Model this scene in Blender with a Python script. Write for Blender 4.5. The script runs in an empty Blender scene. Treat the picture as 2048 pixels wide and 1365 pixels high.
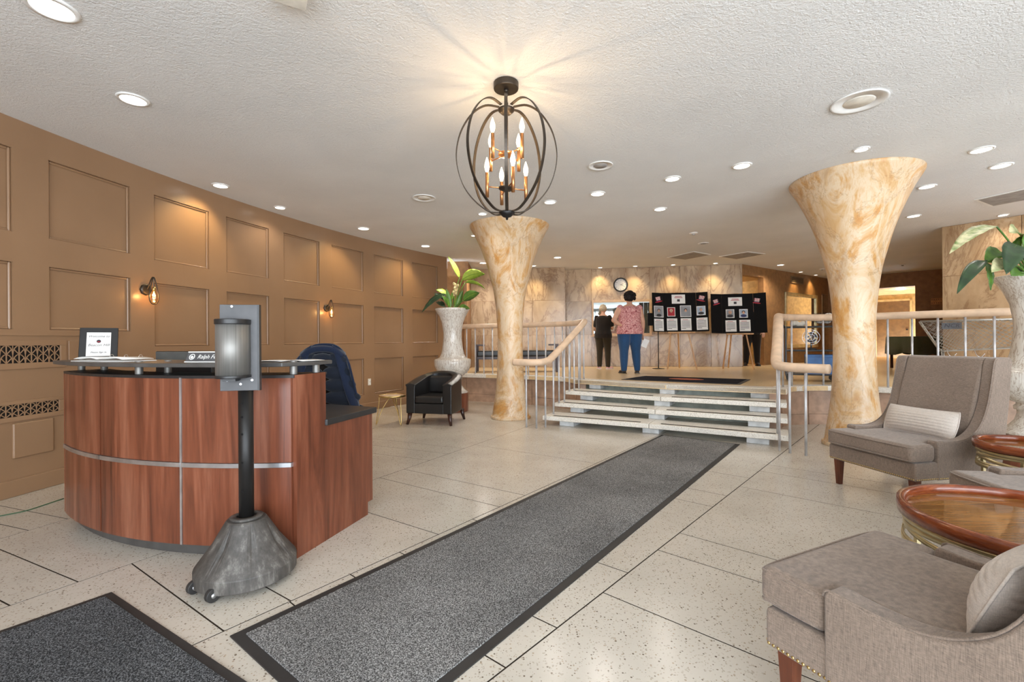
import bpy, bmesh, math, random
from mathutils import Vector, Matrix
random.seed(7)
R = math.radians
SC = bpy.context.scene
COL = SC.collection

# ------------------------------------------------------------------ camera, world, exposure
F, ROLL, EYE, CE, UP = 920.0, R(.4), 1.25, 3.12, .57
cam_data = bpy.data.cameras.new('camera')
cam_data.sensor_width = 36; cam_data.lens = F / 2048 * 36; cam_data.clip_start = .02
cam = bpy.data.objects.new('camera', cam_data); COL.objects.link(cam)
cr, sr = math.cos(ROLL), math.sin(ROLL)
cam.matrix_world = Matrix(((cr, sr, 0, 0), (0, 0, -1, 0), (-sr, cr, 0, EYE), (0, 0, 0, 1)))
SC.camera = cam
world = bpy.data.worlds.new('world'); SC.world = world; world.use_nodes = True
bg = world.node_tree.nodes['Background']
bg.inputs[0].default_value = (.84, .92, 1, 1); bg.inputs[1].default_value = 14.5
SC.view_settings.view_transform = 'Standard'; SC.view_settings.look = 'None'
SC.view_settings.gamma = 1; SC.view_settings.use_curve_mapping = False
SC.view_settings.exposure = -0.12
SC.cycles.use_denoising = True
SC.cycles.max_bounces = 8; SC.cycles.diffuse_bounces = 5; SC.cycles.sample_clamp_indirect = 6
def portal(loc, sx, sy, rot):
    l = bpy.data.lights.new('window_portal', 'AREA'); l.shape = 'RECTANGLE'; l.size = sx; l.size_y = sy
    l.cycles.is_portal = True
    o = bpy.data.objects.new('window_portal', l); COL.objects.link(o); o.location = loc; o.rotation_euler = rot
portal((2.2, -3.12, 1.55), 12.4, 2.9, (R(90), 0, 0))

# ------------------------------------------------------------------ helpers
def uw(x, y):
    dx, dy = x - 1024, 682.5 - y
    return (dx * cr + dy * sr) / F, (-dx * sr + dy * cr) / F
def Zp(x, y, z):
    u, w = uw(x, y); d = (z - EYE) / w
    return Vector((u * d, d, z))
def Dp(x, y, d):
    u, w = uw(x, y); return Vector((u * d, d, EYE + w * d))
def inter(px, a, b):
    u = uw(px, 680)[0]; ax, ay = a; bx, by = b
    t = (u * ay - ax) / ((bx - ax) - u * (by - ay))
    return Vector((ax + (bx - ax) * t, ay + (by - ay) * t))
def wm(o):
    m = o.matrix_basis.copy(); p = o.parent
    while p: m = p.matrix_basis @ m; p = p.parent
    return m
def tag(o, label, cat, group=None):
    o['label'] = label; o['category'] = cat
    if group: o['group'] = group
    return o
def struct(o):
    o['kind'] = 'structure'; return o
def root(name, loc, label=None, cat=None, group=None, rz=0, parent=None):
    o = bpy.data.objects.new(name, None); COL.objects.link(o); o.location = loc; o.rotation_euler = (0, 0, rz)
    o.empty_display_size = .1
    if parent: o.parent = parent
    if label: tag(o, label, cat, group)
    return o
def link(name, me, parent=None, loc=None, rz=0):
    o = bpy.data.objects.new(name, me); COL.objects.link(o)
    if parent: o.parent = parent
    if loc is not None: o.location = loc
    o.rotation_euler = (0, 0, rz); return o
def copy_tree(o, parent=None):
    c = o.copy(); COL.objects.link(c); c.parent = parent
    for ch in [x for x in bpy.data.objects if x.parent == o]: copy_tree(ch, c)
    return c
def catmull(P, n=6, closed=False):
    P = [Vector(p) for p in P]; out = []; m = len(P)
    for i in range(m if closed else m - 1):
        a = P[(i - 1) % m] if closed or i > 0 else P[0]; b = P[i]; c = P[(i + 1) % m]
        d = P[(i + 2) % m] if closed or i + 2 < m else P[-1]
        for k in range(n):
            t = k / n
            out.append(.5 * ((2 * b) + (c - a) * t + (2 * a - 5 * b + 4 * c - d) * t * t + (3 * b - a - 3 * c + d) * t ** 3))
    if not closed: out.append(P[-1])
    return out
class MB:
    def __init__(s): s.v = []; s.f = []
    def add(s, vs, fs, M=None):
        k = len(s.v)
        s.v += [tuple(M @ Vector(p)) if M else tuple(p) for p in vs]
        s.f += [tuple(i + k for i in f) for f in fs]; return s
    def box(s, x0, x1, y0, y1, z0, z1, M=None):
        return s.add([(x0, y0, z0), (x1, y0, z0), (x1, y1, z0), (x0, y1, z0), (x0, y0, z1), (x1, y0, z1), (x1, y1, z1), (x0, y1, z1)],
                     [(3, 2, 1, 0), (4, 5, 6, 7), (0, 1, 5, 4), (1, 2, 6, 5), (2, 3, 7, 6), (3, 0, 4, 7)], M)
    def prism(s, P, z0, z1, M=None):
        a = sum(P[i][0] * P[(i + 1) % len(P)][1] - P[(i + 1) % len(P)][0] * P[i][1] for i in range(len(P)))
        if a < 0: P = P[::-1]
        n = len(P)
        return s.add([(p[0], p[1], z0) for p in P] + [(p[0], p[1], z1) for p in P],
                     [tuple(range(n - 1, -1, -1)), tuple(range(n, 2 * n))] + [(i, (i + 1) % n, n + (i + 1) % n, n + i) for i in range(n)], M)
    def tube(s, pts, r, n=8, closed=False, rad=None, prof=None):
        pts = [Vector(p) for p in pts]; m = len(pts); rings = []; prev = None
        for i, p in enumerate(pts):
            a = pts[i - 1] if i > 0 or closed else p; b = pts[(i + 1) % m] if i < m - 1 or closed else p
            t = (b - a).normalized()
            if prof or prev is None:
                ref = Vector((0, 0, 1)) if abs(t.z) < .95 else Vector((1, 0, 0))
                side = t.cross(ref).normalized()
            else:
                side = (prev - t * prev.dot(t)).normalized()
            up = side.cross(t).normalized(); prev = side
            if prof: rings.append([p + side * q[0] + up * q[1] for q in prof])
            else:
                rr = rad[i] if rad else r
                rings.append([p + (side * math.cos(2 * math.pi * k / n) + up * math.sin(2 * math.pi * k / n)) * rr for k in range(n)])
        n = len(rings[0]); vs = [q for g in rings for q in g]; fs = []
        for i in range(m if closed else m - 1):
            for k in range(n):
                a, b = i * n + k, i * n + (k + 1) % n; c = ((i + 1) % m) * n
                fs.append((a, c + k, c + (k + 1) % n, b))
        if not closed: fs += [tuple(range(n)), tuple(range((m - 1) * n + n - 1, (m - 1) * n - 1, -1))]
        return s.add(vs, fs)
    def cyl(s, a, b, r0, r1=None, n=12):
        return s.tube([a, b], r0, n, rad=[r0, r0 if r1 is None else r1])
    def lathe(s, prof, n=24, c=(0, 0, 0), M=None, mod=None, ring=False):
        vs = []; fs = []; m = len(prof)
        for j in range(n):
            a = 2 * math.pi * j / n
            for r, z in prof:
                rr = r * (mod(a, z) if mod else 1)
                vs.append((c[0] + rr * math.cos(a), c[1] + rr * math.sin(a), c[2] + z))
        for j in range(n):
            for i in range(m - 1):
                a, b = j * m + i, ((j + 1) % n) * m + i
                fs.append((a, b, b + 1, a + 1))
        if ring:
            for j in range(n): fs.append((j * m + m - 1, ((j + 1) % n) * m + m - 1, ((j + 1) % n) * m, j * m))
        if prof[0][0] > 1e-5 and not ring: fs.append(tuple(j * m for j in range(n - 1, -1, -1)))
        if prof[-1][0] > 1e-5 and not ring: fs.append(tuple(j * m + m - 1 for j in range(n)))
        return s.add(vs, fs, M)
    def ell(s, c, rx, ry, rz, nu=14, nv=9, M=None):
        vs = [(c[0], c[1], c[2] - rz)]; fs = []
        for i in range(1, nv):
            t = -math.pi / 2 + math.pi * i / nv
            for j in range(nu):
                a = 2 * math.pi * j / nu
                vs.append((c[0] + rx * math.cos(t) * math.cos(a), c[1] + ry * math.cos(t) * math.sin(a), c[2] + rz * math.sin(t)))
        vs.append((c[0], c[1], c[2] + rz)); L = len(vs) - 1
        for j in range(nu):
            fs.append((0, 1 + (j + 1) % nu, 1 + j)); b = 1 + (nv - 2) * nu
            fs.append((L, b + j, b + (j + 1) % nu))
        for i in range(nv - 2):
            for j in range(nu):
                a = 1 + i * nu + j; b = 1 + i * nu + (j + 1) % nu
                fs.append((a, b, b + nu, a + nu))
        return s.add(vs, fs, M)
    def loft(s, secs, n=16):            # secs: (cx, cy, z, rx, ry)
        vs = []; fs = []; m = len(secs)
        for cx, cy, z, rx, ry in secs:
            for j in range(n):
                a = 2 * math.pi * j / n; vs.append((cx + rx * math.cos(a), cy + ry * math.sin(a), z))
        for i in range(m - 1):
            for j in range(n):
                a, b = i * n + j, i * n + (j + 1) % n; fs.append((a, b, b + n, a + n))
        fs += [tuple(range(n - 1, -1, -1)), tuple(range((m - 1) * n, m * n))]
        return s.add(vs, fs)
    def limb(s, P, rad, n=12):          # chain of tapered cones with round joints
        for i in range(len(P) - 1): s.cyl(P[i], P[i + 1], rad[i], rad[i + 1], n)
        for p, r in zip(P, rad): s.ell(p, r, r, r, n, 7)
        return s
    def grid(s, fn, nu, nv, th=None):
        vs = [fn(i / nu, j / nv) for i in range(nu + 1) for j in range(nv + 1)]; w = nv + 1
        fs = [(i * w + j, (i + 1) * w + j, (i + 1) * w + j + 1, i * w + j + 1) for i in range(nu) for j in range(nv)]
        return s.add(vs, fs)
    def mesh(s, name, smooth=False):
        me = bpy.data.meshes.new(name); me.from_pydata([tuple(p) for p in s.v], [], s.f); me.update()
        if smooth: me.polygons.foreach_set('use_smooth', [True] * len(me.polygons))
        return me
    def build(s, name, mat, parent=None, smooth=False, bevel=0, sub=0, w=True, solid=0, seg=2):
        if w and parent:
            m = wm(parent).inverted(); s.v = [tuple(m @ Vector(p)) for p in s.v]
        me = s.mesh(name, smooth); me.materials.append(mat)
        o = link(name, me, parent)
        if solid: q = o.modifiers.new('solid', 'SOLIDIFY'); q.thickness = solid; q.offset = 0
        if bevel:
            q = o.modifiers.new('bevel', 'BEVEL'); q.width = bevel; q.segments = seg; q.limit_method = 'ANGLE'; q.angle_limit = R(35)
            me.polygons.foreach_set('use_smooth', [True] * len(me.polygons))
            q = o.modifiers.new('wn', 'WEIGHTED_NORMAL'); q.keep_sharp = True
        if sub: q = o.modifiers.new('sub', 'SUBSURF'); q.levels = q.render_levels = sub
        return o
def bake(o):
    bpy.context.view_layer.update()
    me = bpy.data.meshes.new_from_object(o.evaluated_get(bpy.context.evaluated_depsgraph_get()))
    o.modifiers.clear(); o.data = me
    return o
def fuse(mb, name, mat, parent, voxel=.01, it=6, w=False):
    o = mb.build(name, mat, parent, w=w)
    q = o.modifiers.new('r', 'REMESH'); q.mode = 'VOXEL'; q.voxel_size = voxel; q.use_smooth_shade = True
    q = o.modifiers.new('s', 'SMOOTH'); q.iterations = it; q.factor = .5
    bake(o); o.data.materials.clear(); o.data.materials.append(mat)
    o.data.polygons.foreach_set('use_smooth', [True] * len(o.data.polygons)); return o
def text(body, size, M, mat, parent, name='lettering', extrude=.0006, shear=0, align='CENTER', w=True):
    c = bpy.data.curves.new('t', 'FONT'); c.body = body; c.size = size; c.extrude = extrude; c.align_x = align; c.align_y = 'CENTER'
    c.shear = shear; c.resolution_u = 2
    o = bpy.data.objects.new('t', c); COL.objects.link(o); bpy.context.view_layer.update()
    me = bpy.data.meshes.new_from_object(o.evaluated_get(bpy.context.evaluated_depsgraph_get()))
    bpy.data.objects.remove(o); me.materials.clear(); me.materials.append(mat)
    me.transform((wm(parent).inverted() @ M) if w else M); me.name = name
    return link(name, me, parent)
def frame_m(o, x, y):                   # matrix from origin, x axis, y axis
    x = Vector(x).normalized(); y = Vector(y); z = x.cross(y).normalized(); y = z.cross(x)
    return Matrix(((x.x, y.x, z.x, o[0]), (x.y, y.y, z.y, o[1]), (x.z, y.z, z.z, o[2]), (0, 0, 0, 1)))

# ------------------------------------------------------------------ materials
def lin(c):
    return tuple((x / 255 / 12.92 if x / 255 <= .04045 else ((x / 255 + .055) / 1.055) ** 2.4) for x in c) + (1,)
MATS = {}
class NM:
    def __init__(s, name, rough=.5, metal=0, spec=.5):
        s.m = bpy.data.materials.new(name); s.m.use_nodes = True; s.nt = s.m.node_tree; s.n = s.nt.nodes
        s.b = s.n['Principled BSDF']; s.b.inputs['Roughness'].default_value = rough; s.b.inputs['Metallic'].default_value = metal
        s.b.inputs['Specular IOR Level'].default_value = spec
        s.tc = s.n.new('ShaderNodeTexCoord'); MATS[name] = s.m
    def l(s, a, b): s.nt.links.new(a, b)
    def map(s, scale=(1, 1, 1), rnd=0, src='Object', rot=(0, 0, 0)):
        mp = s.n.new('ShaderNodeMapping'); mp.inputs['Scale'].default_value = scale; mp.inputs['Rotation'].default_value = rot
        out = s.tc.outputs[src]
        if rnd:
            oi = s.n.new('ShaderNodeObjectInfo'); mu = s.n.new('ShaderNodeMath'); mu.operation = 'MULTIPLY'; mu.inputs[1].default_value = rnd
            s.l(oi.outputs['Random'], mu.inputs[0]); ad = s.n.new('ShaderNodeVectorMath'); s.l(out, ad.inputs[0])
            s.l(mu.outputs[0], ad.inputs[1]); out = ad.outputs[0]
        s.l(out, mp.inputs['Vector']); return mp.outputs[0]
    def noise(s, vec, scale, detail=4, rough=.5, dist=0):
        t = s.n.new('ShaderNodeTexNoise'); t.inputs['Scale'].default_value = scale; t.inputs['Detail'].default_value = detail
        t.inputs['Roughness'].default_value = rough; t.inputs['Distortion'].default_value = dist
        s.l(vec, t.inputs['Vector']); return t.outputs['Fac']
    def vor(s, vec, scale, out='Distance', feat='F1'):
        t = s.n.new('ShaderNodeTexVoronoi'); t.inputs['Scale'].default_value = scale; t.feature = feat
        s.l(vec, t.inputs['Vector']); return t.outputs[out]
    def ramp(s, fac, stops, interp='LINEAR'):
        r = s.n.new('ShaderNodeValToRGB'); r.color_ramp.interpolation = interp; e = r.color_ramp.elements
        while len(e) < len(stops): e.new(.5)
        for k, (p, c) in zip(e, stops): k.position = p; k.color = lin(c) if len(c) == 3 else c
        s.l(fac, r.inputs[0]); return r.outputs[0]
    def mix(s, fac, a, b, mode='MIX'):
        m = s.n.new('ShaderNodeMix'); m.data_type = 'RGBA'; m.blend_type = mode
        for sock, val in ((m.inputs['Factor'], fac), (m.inputs['A'], a), (m.inputs['B'], b)):
            pass
        ins = [i for i in m.inputs if i.enabled]
        for sock, val in zip((ins[0], ins[1], ins[2]), (fac, a, b)):
            if hasattr(val, 'is_linked') or hasattr(val, 'links'): s.l(val, sock)
            elif isinstance(val, (int, float)): sock.default_value = val
            else: sock.default_value = lin(val)
        return [o for o in m.outputs if o.enabled][0]
    def col(s, c):
        if isinstance(c, tuple): s.b.inputs['Base Color'].default_value = lin(c)
        else: s.l(c, s.b.inputs['Base Color'])
        return s
    def bump(s, h, st=.3, dist=.01):
        b = s.n.new('ShaderNodeBump'); b.inputs['Strength'].default_value = st; b.inputs['Distance'].default_value = dist
        s.l(h, b.inputs['Height']); s.l(b.outputs[0], s.b.inputs['Normal']); return s
    def emit(s, c, st):
        s.b.inputs['Emission Color'].default_value = lin(c); s.b.inputs['Emission Strength'].default_value = st; return s
W3, K3 = (255, 255, 255), (0, 0, 0)
def plain(name, c, rough=.5, metal=0, spec=.5, var=.12, sc=9, bump=0):
    m = NM(name, rough, metal, spec)
    f = m.noise(m.map(), sc, 3); d = tuple(max(0, x * (1 - var)) for x in c); e = tuple(min(255, x * (1 + var * .5)) for x in c)
    m.col(m.ramp(f, [(.3, d), (.7, e)]))
    if bump: m.bump(m.noise(m.map(), sc * 30, 2), bump, .002)
    return m.m
def glow(name, c, st): return NM(name).col(c).emit(c, st).m

def mk():
    m = NM('ceiling_plaster', .9, 0, .2); v = m.map()
    h = m.noise(v, 55, 3, .7); big = m.noise(v, 1.2, 3)
    m.col(m.ramp(big, [(.3, (224, 224, 223)), (.7, (232, 232, 231))])); m.bump(h, .55, .02)
    m = NM('terrazzo', .2, 0, .5); v = m.map()
    base = m.ramp(m.noise(v, 2.5, 4), [(.3, (188, 181, 169)), (.7, (200, 193, 181))])
    fine = m.ramp(m.vor(v, 150, 'Color'), [(.0, (150, 138, 122)), (.16, (196, 184, 168)), (.2, W3), (1, W3)])
    c = m.mix(.45, base, fine, 'MULTIPLY')
    mp = m.map((1, 1, 1), 0)
    w = m.n.new('ShaderNodeMix')
    chips = m.vor(v, 78, 'Distance'); cc = m.vor(v, 78, 'Color')
    sep = m.n.new('ShaderNodeSeparateColor'); m.l(cc, sep.inputs[0])
    lt = m.n.new('ShaderNodeMath'); lt.operation = 'MULTIPLY'; lt.inputs[1].default_value = .36; m.l(sep.outputs[0], lt.inputs[0])
    ls = m.n.new('ShaderNodeMath'); ls.operation = 'LESS_THAN'; m.l(chips, ls.inputs[0]); m.l(lt.outputs[0], ls.inputs[1])
    g2 = m.n.new('ShaderNodeMath'); g2.operation = 'GREATER_THAN'; m.l(sep.outputs[1], g2.inputs[0]); g2.inputs[1].default_value = .3
    an = m.n.new('ShaderNodeMath'); an.operation = 'MULTIPLY'; m.l(ls.outputs[0], an.inputs[0]); m.l(g2.outputs[0], an.inputs[1])
    m.col(m.mix(an.outputs[0], c, m.ramp(sep.outputs[2], [(0, (104, 92, 78)), (1, (168, 152, 132))])))
    m = NM('terrazzo_white', .35); v = m.map()
    m.col(m.ramp(m.vor(v, 120, 'Color'), [(0, (150, 142, 128)), (.2, (212, 207, 196)), (1, (236, 232, 224))]))
    m = NM('platform_floor', .26, 0, .4); v = m.map()
    m.col(m.ramp(m.noise(v, 30, 5, .7), [(.3, (208, 180, 138)), (.7, (226, 202, 162))]))
    plain('brass_strip', (46, 38, 30), .95, 0, .1)
    m = NM('wall_paint', .3, 0, .5); v = m.map()
    m.col(m.ramp(m.noise(v, 1.5, 4), [(.3, (140, 109, 81)), (.7, (149, 117, 88))])); m.bump(m.noise(v, 260, 2), .06, .002)
    plain('wall_brown', (150, 108, 66), .5); plain('wall_cream', (208, 176, 122), .6)
    plain('fascia_paint', (176, 146, 124), .45)
    def marble(name, a, b, vein, rnd=9., rough=.09, zs=.45):
        m = NM(name, rough, 0, .6); v = m.map((1, 1, zs), rnd)
        n1 = m.noise(v, 2.6, 9, .6, .6)
        base = m.ramp(n1, [(.28, a), (.5, b), (.72, tuple(min(255, x + 14) for x in b))])
        n2 = m.noise(v, 1.3, 9, .66, 1.8)
        vn = m.ramp(n2, [(.472, K3), (.497, (190, 190, 190)), (.503, (190, 190, 190)), (.535, K3)])
        blot = m.ramp(m.noise(v, 1.1, 5, .6, .5), [(.45, K3), (.7, (215, 215, 215))])
        c = m.mix(blot, base, tuple(int(x * .78) for x in a))
        m.col(m.mix(vn, c, vein)); return m
    marble('marble', (158, 128, 96), (188, 164, 134), (112, 80, 62), 9., .2)
    marble('marble_right', (156, 122, 86), (182, 152, 116), (124, 90, 62), 9., .2)
    m = NM('column_finish', .36, 0, .4); v = m.map((1, 1, .55), 5)
    n1 = m.noise(v, 2.5, 10, .66, 1.1)
    base = m.ramp(n1, [(.28, (186, 122, 56)), (.4, (200, 152, 92)), (.5, (216, 194, 164)), (.6, (204, 166, 118)), (.74, (182, 124, 66))])
    vn = m.ramp(m.noise(v, 2.0, 10, .7, 1.4), [(.486, K3), (.5, (200, 200, 200)), (.512, K3)])
    dk = m.ramp(m.noise(v, 1.5, 8, .66, .6), [(.52, K3), (.68, (225, 225, 225))])
    c = m.mix(dk, base, (158, 122, 88)); m.col(m.mix(vn, c, (150, 112, 78))); m.bump(n1, .12, .01)
    def wood(name, a, b, c3, scale=(9, 9, .8), rough=.3, rnd=4.):
        m = NM(name, rough, 0, .5); v = m.map(scale, rnd)
        n1 = m.noise(v, 1.3, 8, .6, .9); n2 = m.noise(v, 7, 5, .6, .3)
        base = m.ramp(n1, [(.3, a), (.52, b), (.72, c3)])
        m.col(m.mix(.28, base, m.ramp(n2, [(.3, (110, 70, 50)), (.7, W3)]), 'MULTIPLY')); m.bump(n2, .04, .002)
    wood('cherry_wood', (80, 42, 28), (124, 70, 48), (152, 98, 74), (7, 7, .55), .28)
    wood('tray_wood', (88, 38, 18), (132, 64, 32), (160, 90, 50), (5, 5, 30), .15)
    wood('leg_wood', (70, 34, 20), (98, 50, 30), (120, 66, 42)); wood('easel_wood', (180, 132, 78), (212, 164, 108), (224, 182, 128))
    wood('dark_wood', (44, 22, 16), (58, 30, 22), (72, 38, 28))
    def carpet(name, a, b, c3):
        m = NM(name, .95, 0, .1); v = m.map()
        f = m.noise(v, 190, 2, .8); wear = m.noise(v, 1.1, 3, .6)
        base = m.ramp(f, [(.38, a), (.5, b), (.62, c3)])
        m.col(m.mix(.5, base, m.ramp(wear, [(.35, (150, 150, 150)), (.65, W3)]), 'MULTIPLY')); m.bump(f, .6, .01)
    carpet('carpet_grey', (58, 57, 56), (116, 115, 114), (190, 189, 187)); carpet('carpet_dark', (34, 35, 36), (70, 71, 73), (140, 142, 145))
    carpet('carpet_navy', (30, 30, 36), (38, 38, 46), (50, 50, 58))
    plain('rubber', (44, 42, 41), .6)
    def fabric(name, c, k=.16):
        m = NM(name, .9, 0, .15); v = m.map((1, 1, 1)); w1 = m.map((520, 520, 40)); w2 = m.map((60, 60, 420))
        n = m.noise(w1, 1, 2); n2 = m.noise(w2, 1, 2); big = m.noise(v, 3, 4)
        d = tuple(x * (1 - k * 1.6) for x in c); e = tuple(min(255, x * (1 + k)) for x in c)
        a = m.ramp(n, [(.3, d), (.7, e)]); b = m.ramp(n2, [(.3, d), (.7, e)])
        cc = m.mix(.5, a, b); m.col(m.mix(.35, cc, m.ramp(big, [(.3, (190, 184, 180)), (.7, W3)]), 'MULTIPLY')); m.bump(n, .25, .002)
        m.b.inputs['Sheen Weight'].default_value = .25
    fabric('chair_fabric', (138, 122, 109)); fabric('pillow_fabric', (214, 204, 194), .07); fabric('navy_cloth', (30, 40, 62), .1); fabric('quilt_black', (30, 36, 48), .1)
    fabric('denim', (44, 78, 118)); fabric('olive_cloth', (58, 50, 36)); fabric('black_cloth', (36, 30, 26)); fabric('green_cloth', (84, 88, 62))
    m = NM('floral_blouse', .85); v = m.map()
    m.col(m.ramp(m.noise(v, 22, 3, .6, 2.2), [(.38, (122, 42, 52)), (.46, (206, 128, 128)), (.54, (232, 196, 188)), (.6, (168, 64, 76)), (.7, (96, 40, 60))]))
    m = NM('leather_black', .32, 0, .5); m.col((26, 24, 23)); m.bump(m.noise(m.map(), 240, 2), .15, .002)
    plain('counter_grey', (78, 76, 74), .35); plain('counter_black', (38, 37, 38), .4)
    m = NM('brushed_steel', .55, .75); v = m.map((300, 300, 2)); m.col(m.ramp(m.noise(v, 1, 2), [(.3, (128, 126, 122)), (.7, (150, 148, 144))]))
    plain('aluminium', (206, 208, 212), .3, .9); plain('steel_post', (200, 200, 202), .4, .35)
    plain('chrome', (230, 230, 232), .12, 1); plain('gold', (206, 178, 118), .3, 1); plain('champagne', (204, 190, 150), .32, .9)
    plain('bronze', (70, 62, 54), .4, .7); plain('copper', (196, 140, 92), .3, .9); plain('black_metal', (30, 28, 27), .45, .3)
    plain('black_plastic', (34, 34, 35), .4); plain('grey_plastic', (84, 84, 86), .55)
    m = NM('worn_plastic', .6); v = m.map((1, 1, .25))
    m.col(m.ramp(m.noise(v, 14, 7, .75), [(.32, (44, 42, 39)), (.55, (78, 74, 70)), (.74, (132, 128, 122))]))
    plain('rail_cover', (216, 188, 160), .45, 0, .4, .08); plain('tread_block', (206, 208, 208), .7); plain('stair_back', (196, 204, 194), .7)
    plain('white_paint', (236, 235, 232), .6, 0, .3, .03); plain('off_white', (224, 218, 206), .5); plain('speaker_grey', (158, 154, 150), .7)
    m = NM('vase_stone', .22); v = m.map((1, 1, .13)); b0 = m.ramp(m.noise(m.map(), 5, 4), [(.3, (206, 200, 190)), (.7, (224, 220, 212))])
    cr_ = m.ramp(m.noise(v, 34, 3, .55, .4), [(.44, K3), (.485, (200, 200, 200)), (.5, (200, 200, 200)), (.53, K3)])
    m.col(m.mix(cr_, b0, (138, 112, 86)))
    m = NM('leaf', .4); v = m.map(); m.col(m.ramp(m.noise(v, 9, 3), [(.3, (52, 84, 30)), (.7, (96, 136, 48))]))
    m = NM('leaf_light', .4); v = m.map(); m.col(m.ramp(m.noise(v, 9, 3), [(.3, (124, 158, 44)), (.7, (178, 198, 84))]))
    m = NM('leaf_dark', .35); v = m.map(); m.col(m.ramp(m.noise(v, 9, 3), [(.3, (30, 50, 30)), (.7, (54, 78, 46))]))
    m = NM('leaf_pale', .45); v = m.map(); m.col(m.ramp(m.noise(v, 14, 3), [(.35, (120, 138, 80)), (.65, (206, 200, 156))]))
    plain('blossom', (206, 186, 132), .6, 0, .5, .3, 40); plain('soil', (40, 30, 22), .9)
    plain('paper', (238, 236, 232), .8, 0, .2, .02); plain('print_ink', (52, 50, 58), .8); plain('print_red', (176, 40, 52), .7); plain('print_navy', (38, 46, 92), .7)
    plain('photo_grey', (150, 152, 156), .5); plain('photo_sky', (176, 190, 206), .5); plain('photo_skin', (206, 160, 134), .6); plain('photo_dark', (52, 46, 48), .6)
    plain('board_black', (18, 16, 16), .85, 0, .2); plain('logo_orange', (176, 96, 66), .9)
    plain('skin', (206, 158, 132), .55, 0, .4, .08); plain('hair_dark', (24, 17, 15), .7, 0, .3, .3, 60, .4); plain('hair_grey', (206, 186, 156), .7, 0, .3, .2, 60, .4)
    plain('shoe_white', (226, 222, 222), .6); plain('shoe_pink', (222, 178, 174), .6); plain('shoe_dark', (50, 40, 36), .5)
    plain('blue_plastic', (58, 104, 162), .45); plain('cardboard', (150, 112, 82), .8); plain('wire_grey', (176, 172, 164), .35, .6)
    plain('table_marble', (214, 190, 168), .25, 0, .5, .1, 20); plain('cord_green', (56, 92, 62), .6); plain('monitor_grey', (92, 94, 92), .3)
    plain('key_wood', (196, 138, 80), .6); plain('door_wood', (116, 84, 50), .45); plain('vent_brown', (120, 96, 70), .5)
    plain('eye_white', (235, 232, 226), .3); plain('lips', (176, 108, 98), .5)
    m = NM('tray_glass', .04, 0, .7); v = m.map((3, 30, 3)); m.col(m.ramp(m.noise(v, 1, 6, .6, 1), [(.35, (104, 66, 32)), (.65, (150, 104, 56))]))
    NM('mirror', .02, 1).col((225, 225, 222)); NM('teller_glass', .03, .85).col((196, 206, 206))
    m = NM('window_glass', .0); tr = m.n.new('ShaderNodeBsdfTransparent'); gl = m.n.new('ShaderNodeBsdfGlossy'); gl.inputs['Roughness'].default_value = .02
    mx = m.n.new('ShaderNodeMixShader'); mx.inputs[0].default_value = .06; m.l(tr.outputs[0], mx.inputs[1]); m.l(gl.outputs[0], mx.inputs[2])
    m.l(mx.outputs[0], m.n['Material Output'].inputs['Surface'])
    m = NM('bulb_glass', .0); tr = m.n.new('ShaderNodeBsdfTransparent'); gl = m.n.new('ShaderNodeBsdfGlossy'); gl.inputs['Roughness'].default_value = .05
    tr.inputs[0].default_value = lin((255, 236, 206)); mx = m.n.new('ShaderNodeMixShader'); mx.inputs[0].default_value = .18
    m.l(tr.outputs[0], mx.inputs[1]); m.l(gl.outputs[0], mx.inputs[2]); m.l(mx.outputs[0], m.n['Material Output'].inputs['Surface'])
    glow('lamp_white', (255, 246, 232), 9); glow('lamp_warm', (255, 214, 150), 9); glow('candle_glow', (255, 232, 196), 6); glow('filament', (255, 190, 96), 30)
    glow('wall_light', (255, 220, 150), 4)
mk()
M = MATS

# ------------------------------------------------------------------ room shell
WC, WR = Vector((9.16, 2.056)), 13.37
def arc(phi, r=WR): return Vector((WC.x - r * math.cos(phi), WC.y + r * math.sin(phi)))
def phi_px(px):
    u = uw(px, 680)[0]; lo, hi = -.2, .72
    for _ in range(50):
        mid = (lo + hi) / 2; p = arc(mid)
        if p.x / p.y < u: lo = mid
        else: hi = mid
    return (lo + hi) / 2
PH0, PH1 = math.asin((-3.2 - WC.y) / WR), phi_px(895)
def cbox(mb, p0, p1, z0, z1, r0, r1):   # curved slab, r0 = room side
    n = max(1, int((p1 - p0) * WR / .25)); vs = []; fs = []
    for i in range(n + 1):
        ph = p0 + (p1 - p0) * i / n
        for r, z in ((r0, z0), (r1, z0), (r1, z1), (r0, z1)):
            q = arc(ph, r); vs.append((q.x, q.y, z))
    for i in range(n):
        a = i * 4; b = a + 4
        for k in range(4): fs.append((a + k, a + (k + 1) % 4, b + (k + 1) % 4, b + k))
    fs += [(3, 2, 1, 0), tuple(n * 4 + k for k in range(4))]
    mb.add(vs, fs)
def clip(P, a, n):                      # keep points with (p-a).n <= 0
    out = []
    for i in range(len(P)):
        p, q = P[i], P[(i + 1) % len(P)]; dp, dq = (p - a).dot(n), (q - a).dot(n)
        if dp <= 0: out.append(p)
        if dp * dq < 0: out.append(p + (q - p) * (dp / (dp - dq)))
    return out
wallpts = [arc(PH0 + (PH1 - PH0) * i / 14) for i in range(15)]
ROOM = [Vector((8.9, -3.2)), Vector((8.9, 10.4))] + wallpts[::-1]     # counter-clockwise
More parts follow.
